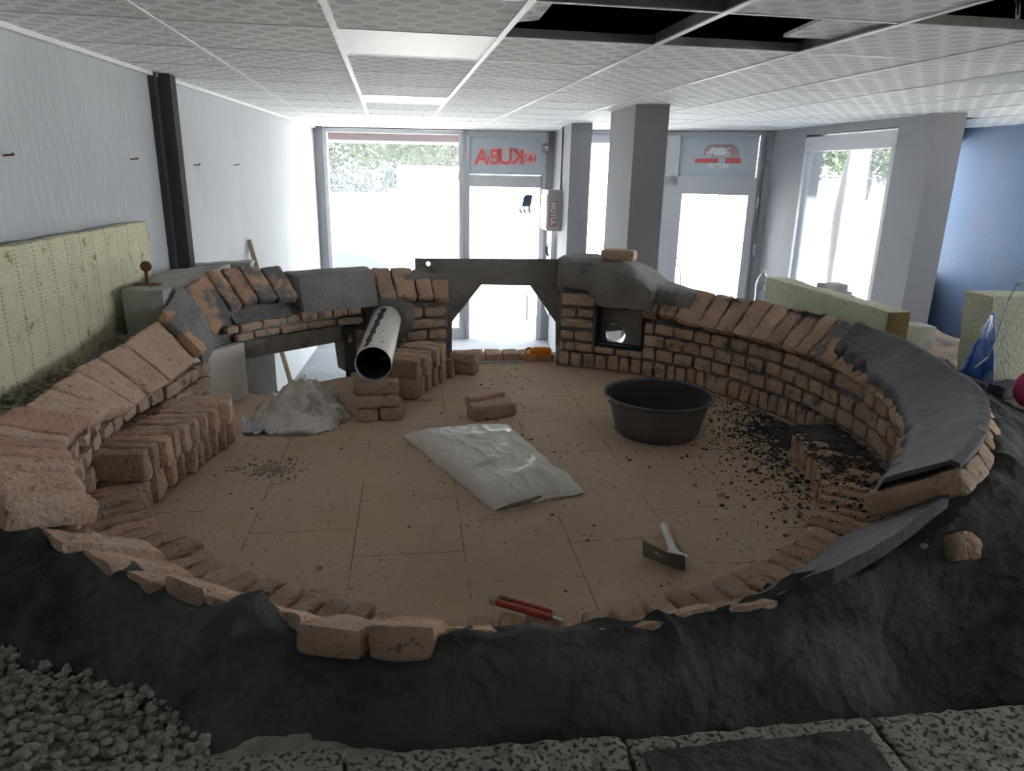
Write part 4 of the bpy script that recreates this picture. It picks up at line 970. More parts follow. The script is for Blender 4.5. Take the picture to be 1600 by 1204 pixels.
# double row on the left: on edge, two layers
A, B = Vector((-.665, 3.055)), Vector((-.845, 2.40)); nL = 11
for lay in range(2):
    for k in range(nL):
        t = (k+.5)/nL; p = A.lerp(B, t); j = rb_.uniform(-.012, .012)-(.02 if lay == 0 else 0)
        put((p.x-BL/2+j, p.y, ZH+lay*.1055), rb_.uniform(-.05, .05)+.10-.22*t, f'{"upper" if lay else "lower"} loose brick on edge, {ORD[k]} from the stoke hole in the left double row', 'bricks of the double row at left', sy=.97)
# single row following the near wall, from the double row round to the right
ang = 195.; k = 0; near_pos = []
while ang < 333:
    th = rb_.uniform(.9, 1.25); step = math.degrees(BT*th/1.27)+.35
    near_pos.append((ang+step/2, th)); ang += step
near_pos = [q for q in near_pos if q[0] < 334]
nN = len(near_pos)
for k, (a, th) in enumerate(near_pos):
    rin = 1.255+rb_.uniform(-.012, .012)+(.05 if a < 214 else 0)+(.03 if 250 < a < 262 else 0)
    p = pol(a, rin+BL/2*.92, ZH); 
    if k < 26: lab = f'loose brick on edge in the near ring, {ORD[k]} from the left double row'
    elif nN-1-k < 26: lab = f'loose brick on edge in the near ring, {ORD[nN-1-k]} counted back from its right end'
    else: lab = f'loose brick on edge in the near ring, {k+1} places after the left double row'
    put(p, math.radians(a)+rb_.uniform(-.03, .03), lab, 'bricks of the near ring', sx=.92, sy=th, sz=1.0+rb_.uniform(-.02, .03), tilt=rb_.uniform(-.03, .03))
# short group at right standing further in, dirtied with mortar
for k in range(5):
    a = -24+4.0*k-.5; p = pol(a, 1.265+BL/2, ZH)
    put(p, math.radians(a)+rb_.uniform(-.03, .03), f'dirty loose brick on edge, {ORD[k]} of five at the right end by the dark crumbs', 'bricks at the right end of the ring', sy=1.25)
# brick pier under the white duct
pc = Vector((-.09, 3.345)); g = 'bricks stacked under the white duct'
put((-.142, 3.335, ZH), .06+PI/2, 'bottom left brick of the small pile under the white duct', g, flat=True)
put((-.030, 3.345, ZH), .02+PI/2, 'bottom right brick of the small pile under the white duct', g, flat=True)
put((-.088, 3.30, ZH+.063), .07, 'middle brick of the small pile under the white duct', g, flat=True)
put((-.092, 3.41, ZH+.063), .05, 'middle rear brick of the small pile under the white duct', g, flat=True)
put((-.090, 3.31, ZH+.125), .04, 'top brick of the small pile under the white duct', g, flat=True)
# two-layer stack beside the mouth
g = 'bricks stacked left of the oven mouth'; S0, S1 = Vector((.135, 3.60)), Vector((.33, 3.98))
for lay in range(2):
    for k in range(6 if lay == 0 else 5):
        p = S0.lerp(S1, k/5.); 
        put((p.x-BL/2+(.01 if lay else .02)*rb_.uniform(-1, 1)+.0, p.y+lay*.004, ZH+lay*.1055), -.42+rb_.uniform(-.04, .04), f'{"upper" if lay else "lower"} brick on edge, {ORD[k]} from the duct pile in the stack beside the mouth', g, sy=1.05)
put((.40, 4.06, ZH), -.45, 'brick flat on the hearth at the mouth end of the brick stack, lower of two', g, flat=True, sx=.8)
put((.41, 4.065, ZH+.062), -.38, 'reddish brick at the mouth end of the brick stack, upper of two', g, flat=True, sx=.8)
# two stray bricks in the middle
put((.455, 3.265, ZH), .38, 'worn brick lying flat on the hearth, nearer of the two stray ones', 'stray bricks on the hearth', flat=True, sz=1., var=3, sy=1.15)
put((.46, 3.42, ZH), .42, 'broken brick lying behind the worn brick in the middle of the hearth', 'stray bricks on the hearth', flat=True, sx=1.0, sz=.6, var=7)
q = pol(54.6, 1.56, -.485)
put(q, math.radians(54.6-90)+.1, 'single loose brick lying on top of the mortar lump right of the steel plate', 'brick on the lump', flat=True, sx=.92, sy=1.05)

# ================================================================== THINGS ON THE HEARTH
# folded woven sack
sk = thing('woven_sack', 'flat folded white woven sack lying in the middle of the hearth', 'sack', (.42, 2.65, ZH))
cA, cB, cC, cD = [onz(px, py, ZH) for px, py in ((630,682), (792,672), (910,772), (772,800))]
nu = nv = 56; mb = MB(); rnd = noise.noise
for layer in (1, 0):
    for i in range(nu+1):
        for j in range(nv+1):
            u, v = i/nu, j/nv
            eu = .5+(u-.5)*(1-.03*math.sin(PI*v)); p = (cA.lerp(cB, v)).lerp(cD.lerp(cC, v), eu)
            q = Vector((u*3, v*3, 1))
            pil = (1-abs(2*u-1)**5)**.5*(1-abs(2*v-1)**5)**.5
            h = .075*pil*(1-.2*u)
            r1 = 1-abs(rnd(Vector((u*2.1+v*1.4, v*4.6-u*2.2, 4.4))))*2; r2 = 1-abs(rnd(Vector((u*6+v*3, v*7-u*3, 9.4))))*2
            r3 = 1-abs(rnd(Vector((u*4+v*1.2, v*1.8-u*.6, 6.1))))*2
            h += pil*(.010*max(0, r1)**5+.006*max(0, r2)**5+.010*max(0, r3)**6+.010*rnd(q*.9)+.003*rnd(Vector((u*16, v*12, 3))))
            h += .010*math.exp(-((u-.86)/.06)**2)*pil
            p = p+Vector((rnd(q*2+Vector((7,0,0)))*.010, rnd(q*2)*.010, 0))
            p.z = ZH+.002+(max(h, .003) if layer else 0); mb.v.append(p)
W = nv+1; O_ = (nu+1)*W
for i in range(nu):
    for j in range(nv):
        a = i*W+j; mb.f.append((a, a+1, a+W+1, a+W)); b = a+O_; mb.f.append((b, b+W, b+W+1, b+1))
for j in range(nv): mb.f.append((j, O_+j, O_+j+1, j+1)); a = nu*W; mb.f.append((a+j, a+j+1, O_+a+j+1, O_+a+j))
for i in range(nu): a = i*W; mb.f.append((a, a+W, O_+a+W, O_+a)); a += nv; mb.f.append((a, O_+a, O_+a+W, a+W))
obj('sack_body', mb, 'sack', sk)
mb = MB()   # gathered flap at the right corner
f0, f1, f2, f3 = onz(842,748,ZH+.03), onz(884,735,ZH+.03), onz(914,770,ZH+.01), onz(850,778,ZH+.01)
n_ = 10
for i in range(n_+1):
    for j in range(n_+1):
        u, v = i/n_, j/n_; p = f0.lerp(f1, u).lerp(f3.lerp(f2, u), v); p.z += .025*math.sin(PI*u)*(1-v)+.012*rnd(Vector((u*5, v*5, 2))); p.z = max(p.z, ZH+.004); mb.v.append(p)
for i in range(n_):
    for j in range(n_): a = i*(n_+1)+j; mb.f.append((a, a+1, a+n_+2, a+n_+1))
hm_ = MB(); hm_.tube([onz(776,797,ZH+.010), onz(800,790,ZH+.020), onz(825,783,ZH+.018), onz(846,775,ZH+.014)], [.004, .009, .008, .004], 8); obj('hem_slit_shade', hm_, 'clay', sk)  # dark strip standing in for the shade inside the open sack end
fo = obj('sack_flap', mb, 'sack', sk); mo = fo.modifiers.new('thickness', 'SOLIDIFY'); mo.thickness = .004
for px, py, l in ((775,792,0), (800,786,1), (820,783,2), (838,778,3), (760,805,4), (632,690,5)):
    p = onz(px, py, ZH+.004); mb = MB(); a = .7*l
    pts = [p+Vector((.01*math.cos(a+k*.9)*k-(.018*k if l == 4 else 0), -.010*k+.008*math.sin(a+k*1.3), .012*math.sin(k*1.1+l))) for k in range(6)]
    for q in pts: q.z = max(q.z, ZH+.003)
    mb.tube(pts, .0013, 5); obj('loose_thread', mb, 'sack', sk)

# rubber basin
bo = Vector((1.195, 2.965, ZH+.0))
bw = thing('rubber_basin', 'round dark grey rubber mixing basin on the hearth', 'basin', bo)
inn = [(0,.0125),(.165,.0125),(.182,.03),(.222,.165),(.236,.1805)]
obj('inner_lining', MB().lathe(inn, bo, 64, wob=.012), 'black', bw)
pr = [(0,.009),(.163,.009),(.184,.03),(.224,.163),(.236,.180),(.2465,.186),(.250,.181),(.247,.175),(.236,.172),(.228,.160),(.190,.010),(.178,.0),(0,.0)]
obj('bowl', MB().lathe(pr, bo, 64, wob=.012), 'bowl', bw)
mb = MB().lathe([(.2485,.177),(.2535,.181),(.2535,.186),(.2485,.188)], bo, 64, wob=.012); obj('rim', mb, 'bowl', bw)
mb = MB(); p = bo+Vector((-.256*math.cos(.35), -.256*math.sin(.35), .176)); mb.rbox(p, (.03, .07, .012), .005, (4,4,2), .001, 5, .35); obj('grip', mb, 'bowl', bw)

# mason's hammer: vertical blade with slot, pale handle lying away
a, b = onz(1005, 866, ZH+.012), onz(1070, 893, ZH+.004)
hm = thing('hand_adze', 'mason hand adze with slotted steel blade and pale tube handle on the hearth', 'tool', (a.x*.5+b.x*.5, a.y*.5+b.y*.5+.05, ZH))
dv = (b-a); dv.z = 0; L_ = dv.length; dv.normalize(); nn = Vector((-dv.y, dv.x, 0)); z0 = ZH+.003
def bl(x, z): return a+dv*x+Vector((0, 0, z0-a.z+z))-nn*.25*z
outl = [(0,.004),(L_*.62,.0),(L_,.004),(L_,.062),(L_*.62,.052),(.0,.066)]
bm = bmesh.new(); vs = [bm.verts.new(bl(*p)) for p in outl]; es = [bm.edges.new((vs[i], vs[(i+1)%6])) for i in range(6)]
sl = [(L_*.27,.033),(L_*.29,.040),(L_*.35,.040),(L_*.47,.028),(L_*.45,.024),(L_*.33,.028)]
hv = [bm.verts.new(bl(*p)) for p in sl]; es += [bm.edges.new((hv[i], hv[(i+1)%6])) for i in range(6)]
bmesh.ops.triangle_fill(bm, edges=es, use_beauty=True)
r_ = bmesh.ops.extrude_face_region(bm, geom=bm.faces[:])
for v in [e for e in r_['geom'] if isinstance(e, bmesh.types.BMVert)]: v.co += nn*.005
bm.verts.index_update(); mb = MB(); mb.v = [v.co.copy() for v in bm.verts]; mb.f = [tuple(v.index for v in f.verts) for f in bm.faces]; bm.free()
obj('blade', mb, 'steel', hm, smooth=False)
mb = MB().hexa([bl(L_*(.55 if not q & 1 else 1.0), .004 if not q & 4 else .05)+nn*(.004 if not q & 2 else .035) for q in range(8)], .006, (4,3,3), 0); obj('hammer_head', mb, 'galv', hm)
h0 = bl(L_*.72, .03)+nn*.02; tgt = onz(1037, 819, ZH+.016); h1 = h0+(tgt-h0).normalized()*min((tgt-h0).length, .24)
mb = MB().tube([h0, h0.lerp(h1, .5), h0.lerp(h1, .97), h1], [.0155, .0145, .0145, .010], 16); obj('handle', mb, 'pipewhite', hm)
mb = MB().tube([h0.lerp(h1, .02), h0.lerp(h1, .14)], .018, 16); obj('socket', mb, 'galv', hm)
mb = MB().lathe([(0,-.001),(.021,-.001),(.021,.002),(0,.002)], (0,0,0), 20); 
c_ = bl(L_*.83, .03)-nn*.003; mm = Matrix((dv, Vector((0,0,1)), nn)).transposed(); mb.v = [c_+mm@v for v in mb.v]; obj('socket_ring', mb, 'steel', hm)

# utility knife
zk = ZH+.125
ka, kb = onz(771, 936, zk), onz(878, 967, zk)
kn = thing('utility_knife', 'red snap-off utility knife lying on the near ring bricks', 'knife', ((ka.x+kb.x)/2, (ka.y+kb.y)/2, zk-.01))
d = (kb-ka); Lk = d.length; d.normalize(); s_ = Vector((-d.y, d.x, 0))
def kx(x, y, z): return ka+d*x+s_*y+Vector((0,0,z))
def kbox(name, x0, x1, y0, y1, z0, z1, mat, r=.004): mb = MB().hexa([kx(x1 if q&1 else x0, y1 if q&2 else y0, z1 if q&4 else z0) for q in range(8)], r, (8,4,3), 0); return obj(name, mb, mat, kn)
kbox('body', .006, Lk*.88, -.016, -.003, -.006, .010, 'redtool'); kbox('body', .012, Lk*.84, .005, .016, -.006, .010, 'redtool')
kbox('blade_channel', .01, Lk*.86, -.004, .006, -.006, .004, 'steel', .001); kbox('blade', Lk*.84, Lk, -.006, .004, -.001, .001, 'galv', .0005)
kbox('slider', .016, .05, -.005, .007, .003, .012, 'rust', .003); kbox('end_cap', -.006, .014, -.017, .016, -.007, .010, 'steel', .006)

# crumbs
rg = random.Random(9); mb = MB(); n = 0
while n < 4200:
    a = rg.gauss(-6, 17); r = 1.5-abs(rg.gauss(0, .22))
    if r < .75 or a < -48 or a > 40: continue
    if r > 1.26 and -30 < a < -4: z = ZH+.108
    elif a <= -28 and r > 1.24: z = ZH+.108
    else: z = ZH
    s = abs(rg.gauss(0, .0028))+.0015+(.005 if rg.random() < .02 else 0); p = pol(a, r, z+s*.4); mb.pebble(p, s, n, .6); n += 1
for n in range(420):
    a = rg.uniform(0, 360); r = 1.25*math.sqrt(rg.random())
    if rg.random() < .5: a = rg.gauss(30, 30); r = rg.uniform(.2, 1.4)
    if rg.random() < .12: a = rg.gauss(80, 6); r = rg.uniform(.9, 1.5)
    s = abs(rg.gauss(0, .0022))+.0016; mb.pebble(pol(a, r, ZH+s*.4), s, n+5000, .6)
tag(obj('mortar_crumbs', mb, 'nearblack', loc=(1.6, 2.6, ZH)), 'dark mortar crumbs scattered over the right of the hearth', 'crumbs', kind='stuff')
# thin spread of dark dust and damp mortar droppings
mb = MB(); st_ = .009; idx_ = {}
def dz(i, j):
    if (i, j) not in idx_:
        x, y = .7+i*st_, 1.5+j*st_; a = math.degrees(math.atan2(y-OC.y, x-OC.x)); r = math.hypot(x-OC.x, y-OC.y)
        dens = math.exp(-((a+3)/24)**2)*max(0, 1-((1.48-r)/.52)) if r < 1.5 else 0
        n_ = noise.noise(Vector((x*9, y*9, 2)))*.5+noise.noise(Vector((x*30, y*30, 7)))*.55
        ring_ = r > 1.235 and a < -3
        idx_[(i, j)] = (n_+dens*1.25-.62, Vector((x, y, (ZH+.109 if ring_ else ZH)+.0015+.004*max(0, min(1, (n_+dens*1.25-.62)*2)))), r < 1.49, ring_)
    return idx_[(i, j)]
vi_ = {}
for i in range(int(1.3/st_)):
    for j in range(int(2.2/st_)):
        q_ = [(i, j), (i+1, j), (i+1, j+1), (i, j+1)]; d_ = [dz(*k) for k in q_]
        if min(k[0] for k in d_) > 0 and all(k[2] for k in d_) and len({k[3] for k in d_}) == 1:
            f_ = []
            for k, dd_ in zip(q_, d_):
                if k not in vi_: vi_[k] = len(mb.v); mb.v.append(dd_[1])
                f_.append(vi_[k])
            mb.f.append(tuple(f_))
tag(obj('mortar_dust', mb, 'nearblack', loc=(1.6, 2.6, ZH)), 'dark powdery mortar dust spread between basin and right wall', 'dust', kind='stuff')
mb = MB()
for n in range(150):
    p = onz(rg.gauss(425, 26), rg.gauss(733, 8), ZH); s = rg.uniform(.003, .007); p.z += s*.4; mb.pebble(p, s, n+900, .7)
tag(obj('gravel_spill', mb, 'pumice', loc=(-.5, 2.75, ZH)), 'little spill of grey gravel on the hearth before the left bricks', 'gravel', kind='stuff')
for k, (px, py, s, lab) in enumerate(((1127, 772, .018, 'small clay lump on the hearth between basin and adze'), (1085, 757, .014, 'thin pale clay flake on the hearth left of the small lump'), (499, 885, .010, 'tiny clay crumb on the hearth beside the near left bricks'), (1204, 919, .022, 'black mortar lump lying on the near right bricks'), (592, 626, .028, 'flat brick flake on the hearth in front of the brick stack'))):
    z = ZH if k != 3 else ZH+.107
    p = onz(px, py, z+s*.4) if k != 4 else onz(667, 624, ZH+.006); mb = MB()
    if k == 4: mb.rbox(p, (.05, .035, .014), .005, (4,4,2), .006, 3, .4)
    else: mb.pebble(p, s, 70+k, .6)
    o = obj('clay_lump' if k != 3 else 'mortar_lump', mb, 'nearblack' if k == 3 else 'brick'); tag(o, lab, 'lump')

# white duct
e0 = ony(583, 569, 3.28); e1_ = oncyl(604, 497, 1.56); 
du = thing('white_duct', 'white enamelled metal duct with a black tar streak resting on the brick pile', 'duct', (e0.x, e0.y, e0.z-.09))
dx = (e1_-e0).normalized()
e1_ = e0+dx*1.05
mb = MB(); ro, ri_ = .086, .083; seg = 48
u_ = dx.cross(Vector((0,0,1))).normalized(); v_ = u_.cross(dx)
for (p, r) in ((e0, ro), (e1_, ro), (e1_, ri_), (e0, ri_)):
    mb.v += [p+(u_*math.cos(2*PI*k/seg)+v_*math.sin(2*PI*k/seg))*r for k in range(seg)]
for q in range(4):
    for k in range(seg): a, b = q*seg+k, q*seg+(k+1)%seg; c2_, d2_ = ((q+1)%4)*seg+(k+1)%seg, ((q+1)%4)*seg+k; mb.f.append((a, b, c2_, d2_))
obj('tube', mb, 'pipewhite', du)
mb = MB(); mb.tube([e0+dx*.03, e0+dx*1.0], .0822, 40, cap=False); mb.tube([e0+dx*.98, e0+dx*1.0], .082, 40); obj('dark_liner', mb, 'column', du)  # dark inner tube and end cap added to stop light showing through
def onpipe(x, ang, r=.0865): return e0+dx*x+(u_*math.sin(ang)+v_*math.cos(ang))*r
# sooty mortar collar where the duct passes the wall
wl0 = oncyl(604, 497, 1.50); xw = (wl0-e0).dot(dx)
mb = MB(); o_ = 0; seg2 = 36
for q_, (x, r) in enumerate(((xw+.02, .088), (xw+.015, .112), (xw+.03, .15), (xw+.10, .17), (xw+.2, .088))):
    for k in range(seg2):
        a_ = 2*PI*k/seg2; w_ = 1+(.16*rnd(Vector((math.cos(a_)*2, math.sin(a_)*2, q_*.7))) if q_ in (1, 2, 3) else 0); mb.v.append(e0+dx*x+(u_*math.cos(a_)+v_*math.sin(a_))*r*w_)
for q_ in range(4):
    for k in range(seg2): a_, b_ = q_*seg2+k, q_*seg2+(k+1)%seg2; mb.f.append((a_, b_, b_+seg2, a_+seg2))
obj('duct_collar', mb, 'dirt', oven)
mb = MB(); rg = random.Random(4)
for k in range(15):
    x = .06+.054*k; an = -.38+.05*math.sin(k*2)+.022*k; ln_ = .036+.008*rg.random(); wd = .17+.06*rg.random(); o_ = len(mb.v)
    m_ = 14
    for i in range(m_): t_ = 2*PI*i/m_; mb.v.append(onpipe(x+ln_*math.cos(t_)*rg.uniform(.85, 1.1), an+wd*math.sin(t_)*rg.uniform(.85, 1.1)))
    mb.v.append(onpipe(x, an, .0885)); mb.f += [(o_+i, o_+(i+1)%m_, o_+m_) for i in range(m_)]
obj('tar_streak', mb, 'black', du); mb = MB()
for x, an, s in ((.12,.45,.012), (.2,.35,.008), (.26,.15,.01), (.33,.3,.008), (.17,.2,.006)):
    o_ = len(mb.v)
    for i in range(8): t_ = 2*PI*i/8; mb.v.append(onpipe(x+s*math.cos(t_), an+s*9*math.sin(t_)*.6))
    mb.f.append(tuple(range(o_, o_+8)))
obj('tar_spots', mb, 'black', du)

# crumpled sack and plastic film in the stoke hole
cs = thing('crumpled_sack', 'crumpled dusty white sack heaped in front of the stoke hole', 'sack', (-.42, 3.75, ZH))
mb = MB(); nu, nv = 64, 48
c0 = onz(462, 655, ZH)
Lc, Rc = onz(388, 668, ZH), onz(543, 655, ZH); cen = (Lc+Rc)/2; ux = (Rc-Lc)/2; uy = Vector((-ux.y, ux.x, 0)).normalized()*.27
def heap(u, v):
    rr = u*u+v*v; e = max(0, 1-rr); b = .125*e**.5*(1+.25*math.sin(u*3+1)) 
    q = Vector((u*2.2, v*2.6, 3.3)); rd = 1-abs(rnd(q))*2.2; rd2 = 1-abs(rnd(q*2.3+Vector((5,1,0))))*2.2
    b *= (.66+.34*max(rd, -.2)+.20*max(rd2, -.3))*(1 if v > -.1 else max(.25, 1+1.1*(v+.1)))
    edge = 1+.16*rnd(Vector((math.atan2(v, u)*2, 1, 1)))
    p = cen+Vector((0,.10,0))+ux*u*edge+uy*v*edge+Vector((rnd(q*1.7)*.03, rnd(q*1.7+Vector((3,3,3)))*.03, 0)); p.z = ZH+.004+max(b, 0); return p
for i in range(nu+1):
    for j in range(nv+1):
        r = j/nv; a = 2*PI*i/nu; mb.v.append(heap(r*math.cos(a), r*math.sin(a)))
for i in range(nu):
    for j in range(nv): a = i*(nv+1)+j; mb.f.append((a, a+nv+1, a+nv+2, a+1))
obj('sack_body', mb, 'oldsack', cs)
mb = MB(); rg = random.Random(2)
for k in range(34):   # frayed white hem along the crest
    t = k/33; u = -.5+1.15*t; p = heap(u, .30+.12*math.sin(t*5)); mb.tube([p, p+Vector((rg.uniform(-.012,.012), rg.uniform(-.01,.01), rg.uniform(.012,.03)))], .0016, 4)
obj('frayed_hem', mb, 'sack', cs)
def fold(name, pts, mat, th=.004, amp=.01):
    P_ = [onz(x, y, ZH+z) for x, y, z in pts]; mb = MB(); n_ = 14
    for i in range(n_+1):
        for j in range(n_+1):
            u, v = i/n_, j/n_; p = P_[0].lerp(P_[1], u).lerp(P_[3].lerp(P_[2], u), v); p.z += amp*(1-abs(rnd(Vector((u*3, v*3, len(pts[0])+P_[0].x*9))))*2)*math.sin(PI*u)*math.sin(PI*v)*2; p.z = max(p.z, ZH+.003); mb.v.append(p)
    for i in range(n_):
        for j in range(n_): a = i*(n_+1)+j; mb.f.append((a, a+1, a+n_+2, a+n_+1))
    o = obj(name, mb, mat, cs); m_ = o.modifiers.new('thickness', 'SOLIDIFY'); m_.thickness = th
fold('folded_hem', [(447,632,.06),(468,626,.075),(466,674,.006),(440,676,.004)], 'oldsack'); fold('folded_hem', [(466,672,.012),(538,629,.06),(541,640,.03),(498,676,.005)], 'oldsack')
fold('folded_hem', [(515,657,.02),(531,656,.02),(527,668,.004),(514,674,.003)], 'oldsack')
pf = thing('plastic_film', 'wrinkled clear plastic sheet spread under the crumpled sack', 'plastic sheet', (-.6, 3.35, ZH))
P_ = [onz(x, y, ZH+.004) for x, y in ((379,655),(470,652),(452,678),(380,680))]; mb = MB(); n_ = 30
for i in range(n_+1):
    for j in range(n_+1):
        u, v = i/n_, j/n_; p = P_[0].lerp(P_[1], u).lerp(P_[3].lerp(P_[2], u), v); p.z = ZH+.003+.016*max(0, 1-abs(rnd(Vector((u*4+v*2, v*3-u, 1))))*3.2)+.006*max(0, 1-abs(rnd(Vector((u*9, v*8, 5))))*3); mb.v.append(p)
for i in range(n_):
    for j in range(n_): a = i*(n_+1)+j; mb.f.append((a, a+1, a+n_+2, a+n_+1))
obj('sheet', mb, 'film', pf)

# orange thing in the mouth
o0 = onz(845, 552, -1.10+.02)
orr = thing('orange_bottle', 'small orange plastic bottle lying in the oven mouth by the steel bracket', 'bottle', (o0.x, o0.y, -1.10))
c0 = Vector((o0.x-.02, o0.y+.02, -1.10+.030)); dxo = Vector((1, -.12, 0)).normalized()
mb = MB().tube([c0-dxo*.03, c0-dxo*.02, c0+dxo*.07, c0+dxo*.085], [.018, .028, .028, .022], 18); obj('body', mb, 'orange', orr)
mb = MB(); k_ = c0-dxo*.05
mb.tube([k_+Vector((.022*math.cos(t), 0, .022*math.sin(t)-.002)) for t in [q*2*PI/16 for q in range(17)]], .006, 8); obj('ring', mb, 'orange', orr)
mb = MB().tube([c0-dxo*.045, c0-dxo*.028], .011, 12); obj('neck', mb, 'orange', orr)

# ================================================================== AROUND THE OVEN
def board(name, label, A, B, z0, z1, th, mat, endmat=None, lean=0., seed=0., cat='insulation board'):
    A = Vector((A[0], A[1], 0)); B = Vector((B[0], B[1], 0)); d = (B-A).normalized(); n = Vector((-d.y, d.x, 0))
    bt = thing(name, label, cat, ((A.x+B.x)/2, (A.y+B.y)/2, z0))
    mb = MB(); c = []
    for q in range(8):
        p = (B if q & 1 else A)+n*(th if q & 2 else 0)+n*(lean if q & 4 else 0); p = p.copy(); p.z = z1 if q & 4 else z0; c.append(p)
    mb.hexa(c, .008, (28,3,14), .006, seed, 12); obj('core', mb, mat, bt)
    return bt, c
# quilted board against the left wall
x0, x1 = lw(1.9)+.10, lw(3.97)+.07
bt, c = board('insulation_board', 'yellow stitched rockwool board leaning against the left wall', (x1, 3.99), (x0, 1.9), -.82, -.283, -.06, 'stitched', seed=3.)
p = Vector((x1-.02, 3.95, -.283))
# pale board standing on the right of the oven
bt, c = board('insulation_board', 'pale yellow rockwool board standing on edge on the right oven shoulder', (2.12, 3.80), (2.12, 2.745), -.88, -.552, .11, 'insulpale', seed=5.)
mb = MB().hexa([(2.122 if not q & 1 else 2.228, 2.738 if not q & 2 else 2.746, -.88 if not q & 4 else -.556) for q in range(8)], .003, (4,1,4), .002, 3); obj('cut_end', mb, 'insulend', bt)
# pale board further right against rubble
a = onz(1545, 596, -.745)
bt, c = board('insulation_board', 'pale rockwool board at the right edge with blue plastic and a wire', (a.x, a.y+.02), (a.x+.75, a.y-.03), -.80, -.425, .16, 'insulpale', lean=.05, seed=8.)
bx0, by0 = a.x, a.y
bs = thing('blue_sheet', 'blue and white plastic sheet bunched beside the right rockwool board', 'plastic sheet', (bx0-.06, by0, -.745))
mb = MB(); n_ = 22
T0, T1, Bq0, Bq1 = ony(1551, 488, by0+.05), ony(1553, 492, by0+.0), ony(1505, 583, by0+.05), ony(1541, 597, by0-.04)
for i in range(n_+1):
    for j in range(n_+1):
        u, v = i/n_, j/n_; p = T0.lerp(T1, u).lerp(Bq0.lerp(Bq1, u), v); p.y += .035*math.sin(u*11)*v+.01*rnd(Vector((u*5, v*5, 0))); mb.v.append(p)
for i in range(n_):
    for j in range(n_): q = i*(n_+1)+j; mb.f.append((q, q+1, q+n_+2, q+n_+1))
o = obj('sheet', mb, 'bluefilm', bs); m_ = o.modifiers.new('thickness', 'SOLIDIFY'); m_.thickness = .003
wr = MB(); pts = [ony(x, y, by0-.05) for x, y in ((1612,436),(1590,442),(1576,468),(1566,500),(1555,535),(1543,558),(1523,574))]; wr.tube(pts, .0035, 6)
tag(obj('wire', wr, 'cable'), 'thin pale wire looping over the right rockwool board', 'wire')

# fill around the oven: right shoulder of earth, left gravel bed, near left gravel
def ground(name, poly, z, mat, label, cat, amp=.03, f=4., step=.05, kind='stuff', zf=None):
    xs = [p[0] for p in poly]; ys = [p[1] for p in poly]; mb = MB(); nx = int((max(xs)-min(xs))/step); ny = int((max(ys)-min(ys))/step); idx = {}
    def ins(x, y):
        r = False; n = len(poly)
        for i in range(n):
            a, b = poly[i], poly[(i+1)%n]
            if (a[1] > y) != (b[1] > y) and x < a[0]+(y-a[1])*(b[0]-a[0])/(b[1]-a[1]): r = not r
        return r
    def V(i, j):
        if (i, j) not in idx:
            x, y = min(xs)+i*step, min(ys)+j*step; idx[(i, j)] = len(mb.v); zz = z+(zf(x, y) if zf else 0)
            mb.v.append(Vector((x, y, zz+noise.noise(Vector((x*f, y*f, z)))*amp+noise.noise(Vector((x*f*5, y*f*5, z)))*amp*.4)))
        return idx[(i, j)]
    for i in range(nx):
        for j in range(ny):
            if ins(min(xs)+(i+.5)*step, min(ys)+(j+.5)*step): mb.f.append((V(i,j), V(i+1,j), V(i+1,j+1), V(i,j+1)))
    return tag(obj(name, mb, mat, loc=(0,0,0)), label, cat, kind=kind)
def arc(a0, a1, r, n=24): return [(OC.x+r*math.cos(math.radians(a0+(a1-a0)*k/n)), OC.y+r*math.sin(math.radians(a0+(a1-a0)*k/n))) for k in range(n+1)]
ground('earth_fill', arc(-38, 60, 1.72)+[(1.4, 4.5), (2.3, 4.3), (3.13, 3.65), (3.13, 1.2), (2.5, 1.15)], -.83, 'clay', 'brown earth and mortar fill on the right shoulder of the oven', 'earth', zf=lambda x, y: -.10*max(0, (1.7-y)))
ground('gravel_bed', arc(135, 216, 1.62)+[(-1.43, 1.5), (-1.34, 3.9)], -.80, 'pumice', 'bed of gravel under the loose pumice on the left shoulder', 'gravel', amp=.02, kind='stuff')
ground('gravel_bed', arc(200, 262, 1.72)+[(.1, .95), (-.72, .98), (-1.42, 1.1), (-1.40, 2.1)], -1.0, 'pumice', 'bed of gravel in the near left corner', 'gravel', amp=.01)
rg = random.Random(21); mb = MB(); n = 0
while n < 5200:
    x, y = rg.uniform(-1.42, .02), rg.uniform(.95, 2.2); r = math.hypot(x-OC.x, y-OC.y)
    if r < 1.74 or y < 1.02-.06*x-.02 or x > -.36+(y-1.05)*.3: continue
    s = rg.uniform(.006, .0135); mb.pebble((x, y, -1.0+rg.uniform(0, .022)+s*.2), s, n, .8); n += 1
tag(obj('pumice_gravel', mb, 'pumice', loc=(-.6, 1.4, -1.0), smooth=False), 'grey pumice gravel filling the near left corner between oven and blocks', 'gravel', kind='stuff')
mb = MB(); n = 0
while n < 1800:
    x, y = rg.uniform(-1.38, -.75), rg.uniform(1.75, 3.75); r = math.hypot(x-OC.x, y-OC.y)
    if r < rim(theta(Vector((x, y, 0))) % 360)[2]+.0 : continue
    s = rg.uniform(.006, .013); mb.pebble((x, y, -.785+rg.uniform(-.01, .02)+noise.noise(Vector((x*4, y*4, 0)))*.02), s, n+40, .8); n += 1
tag(obj('pumice_gravel', mb, 'pumice', loc=(-1.1, 2.8, -.79), smooth=False), 'dusty gravel between the left bricks and the yellow board', 'gravel', kind='stuff')

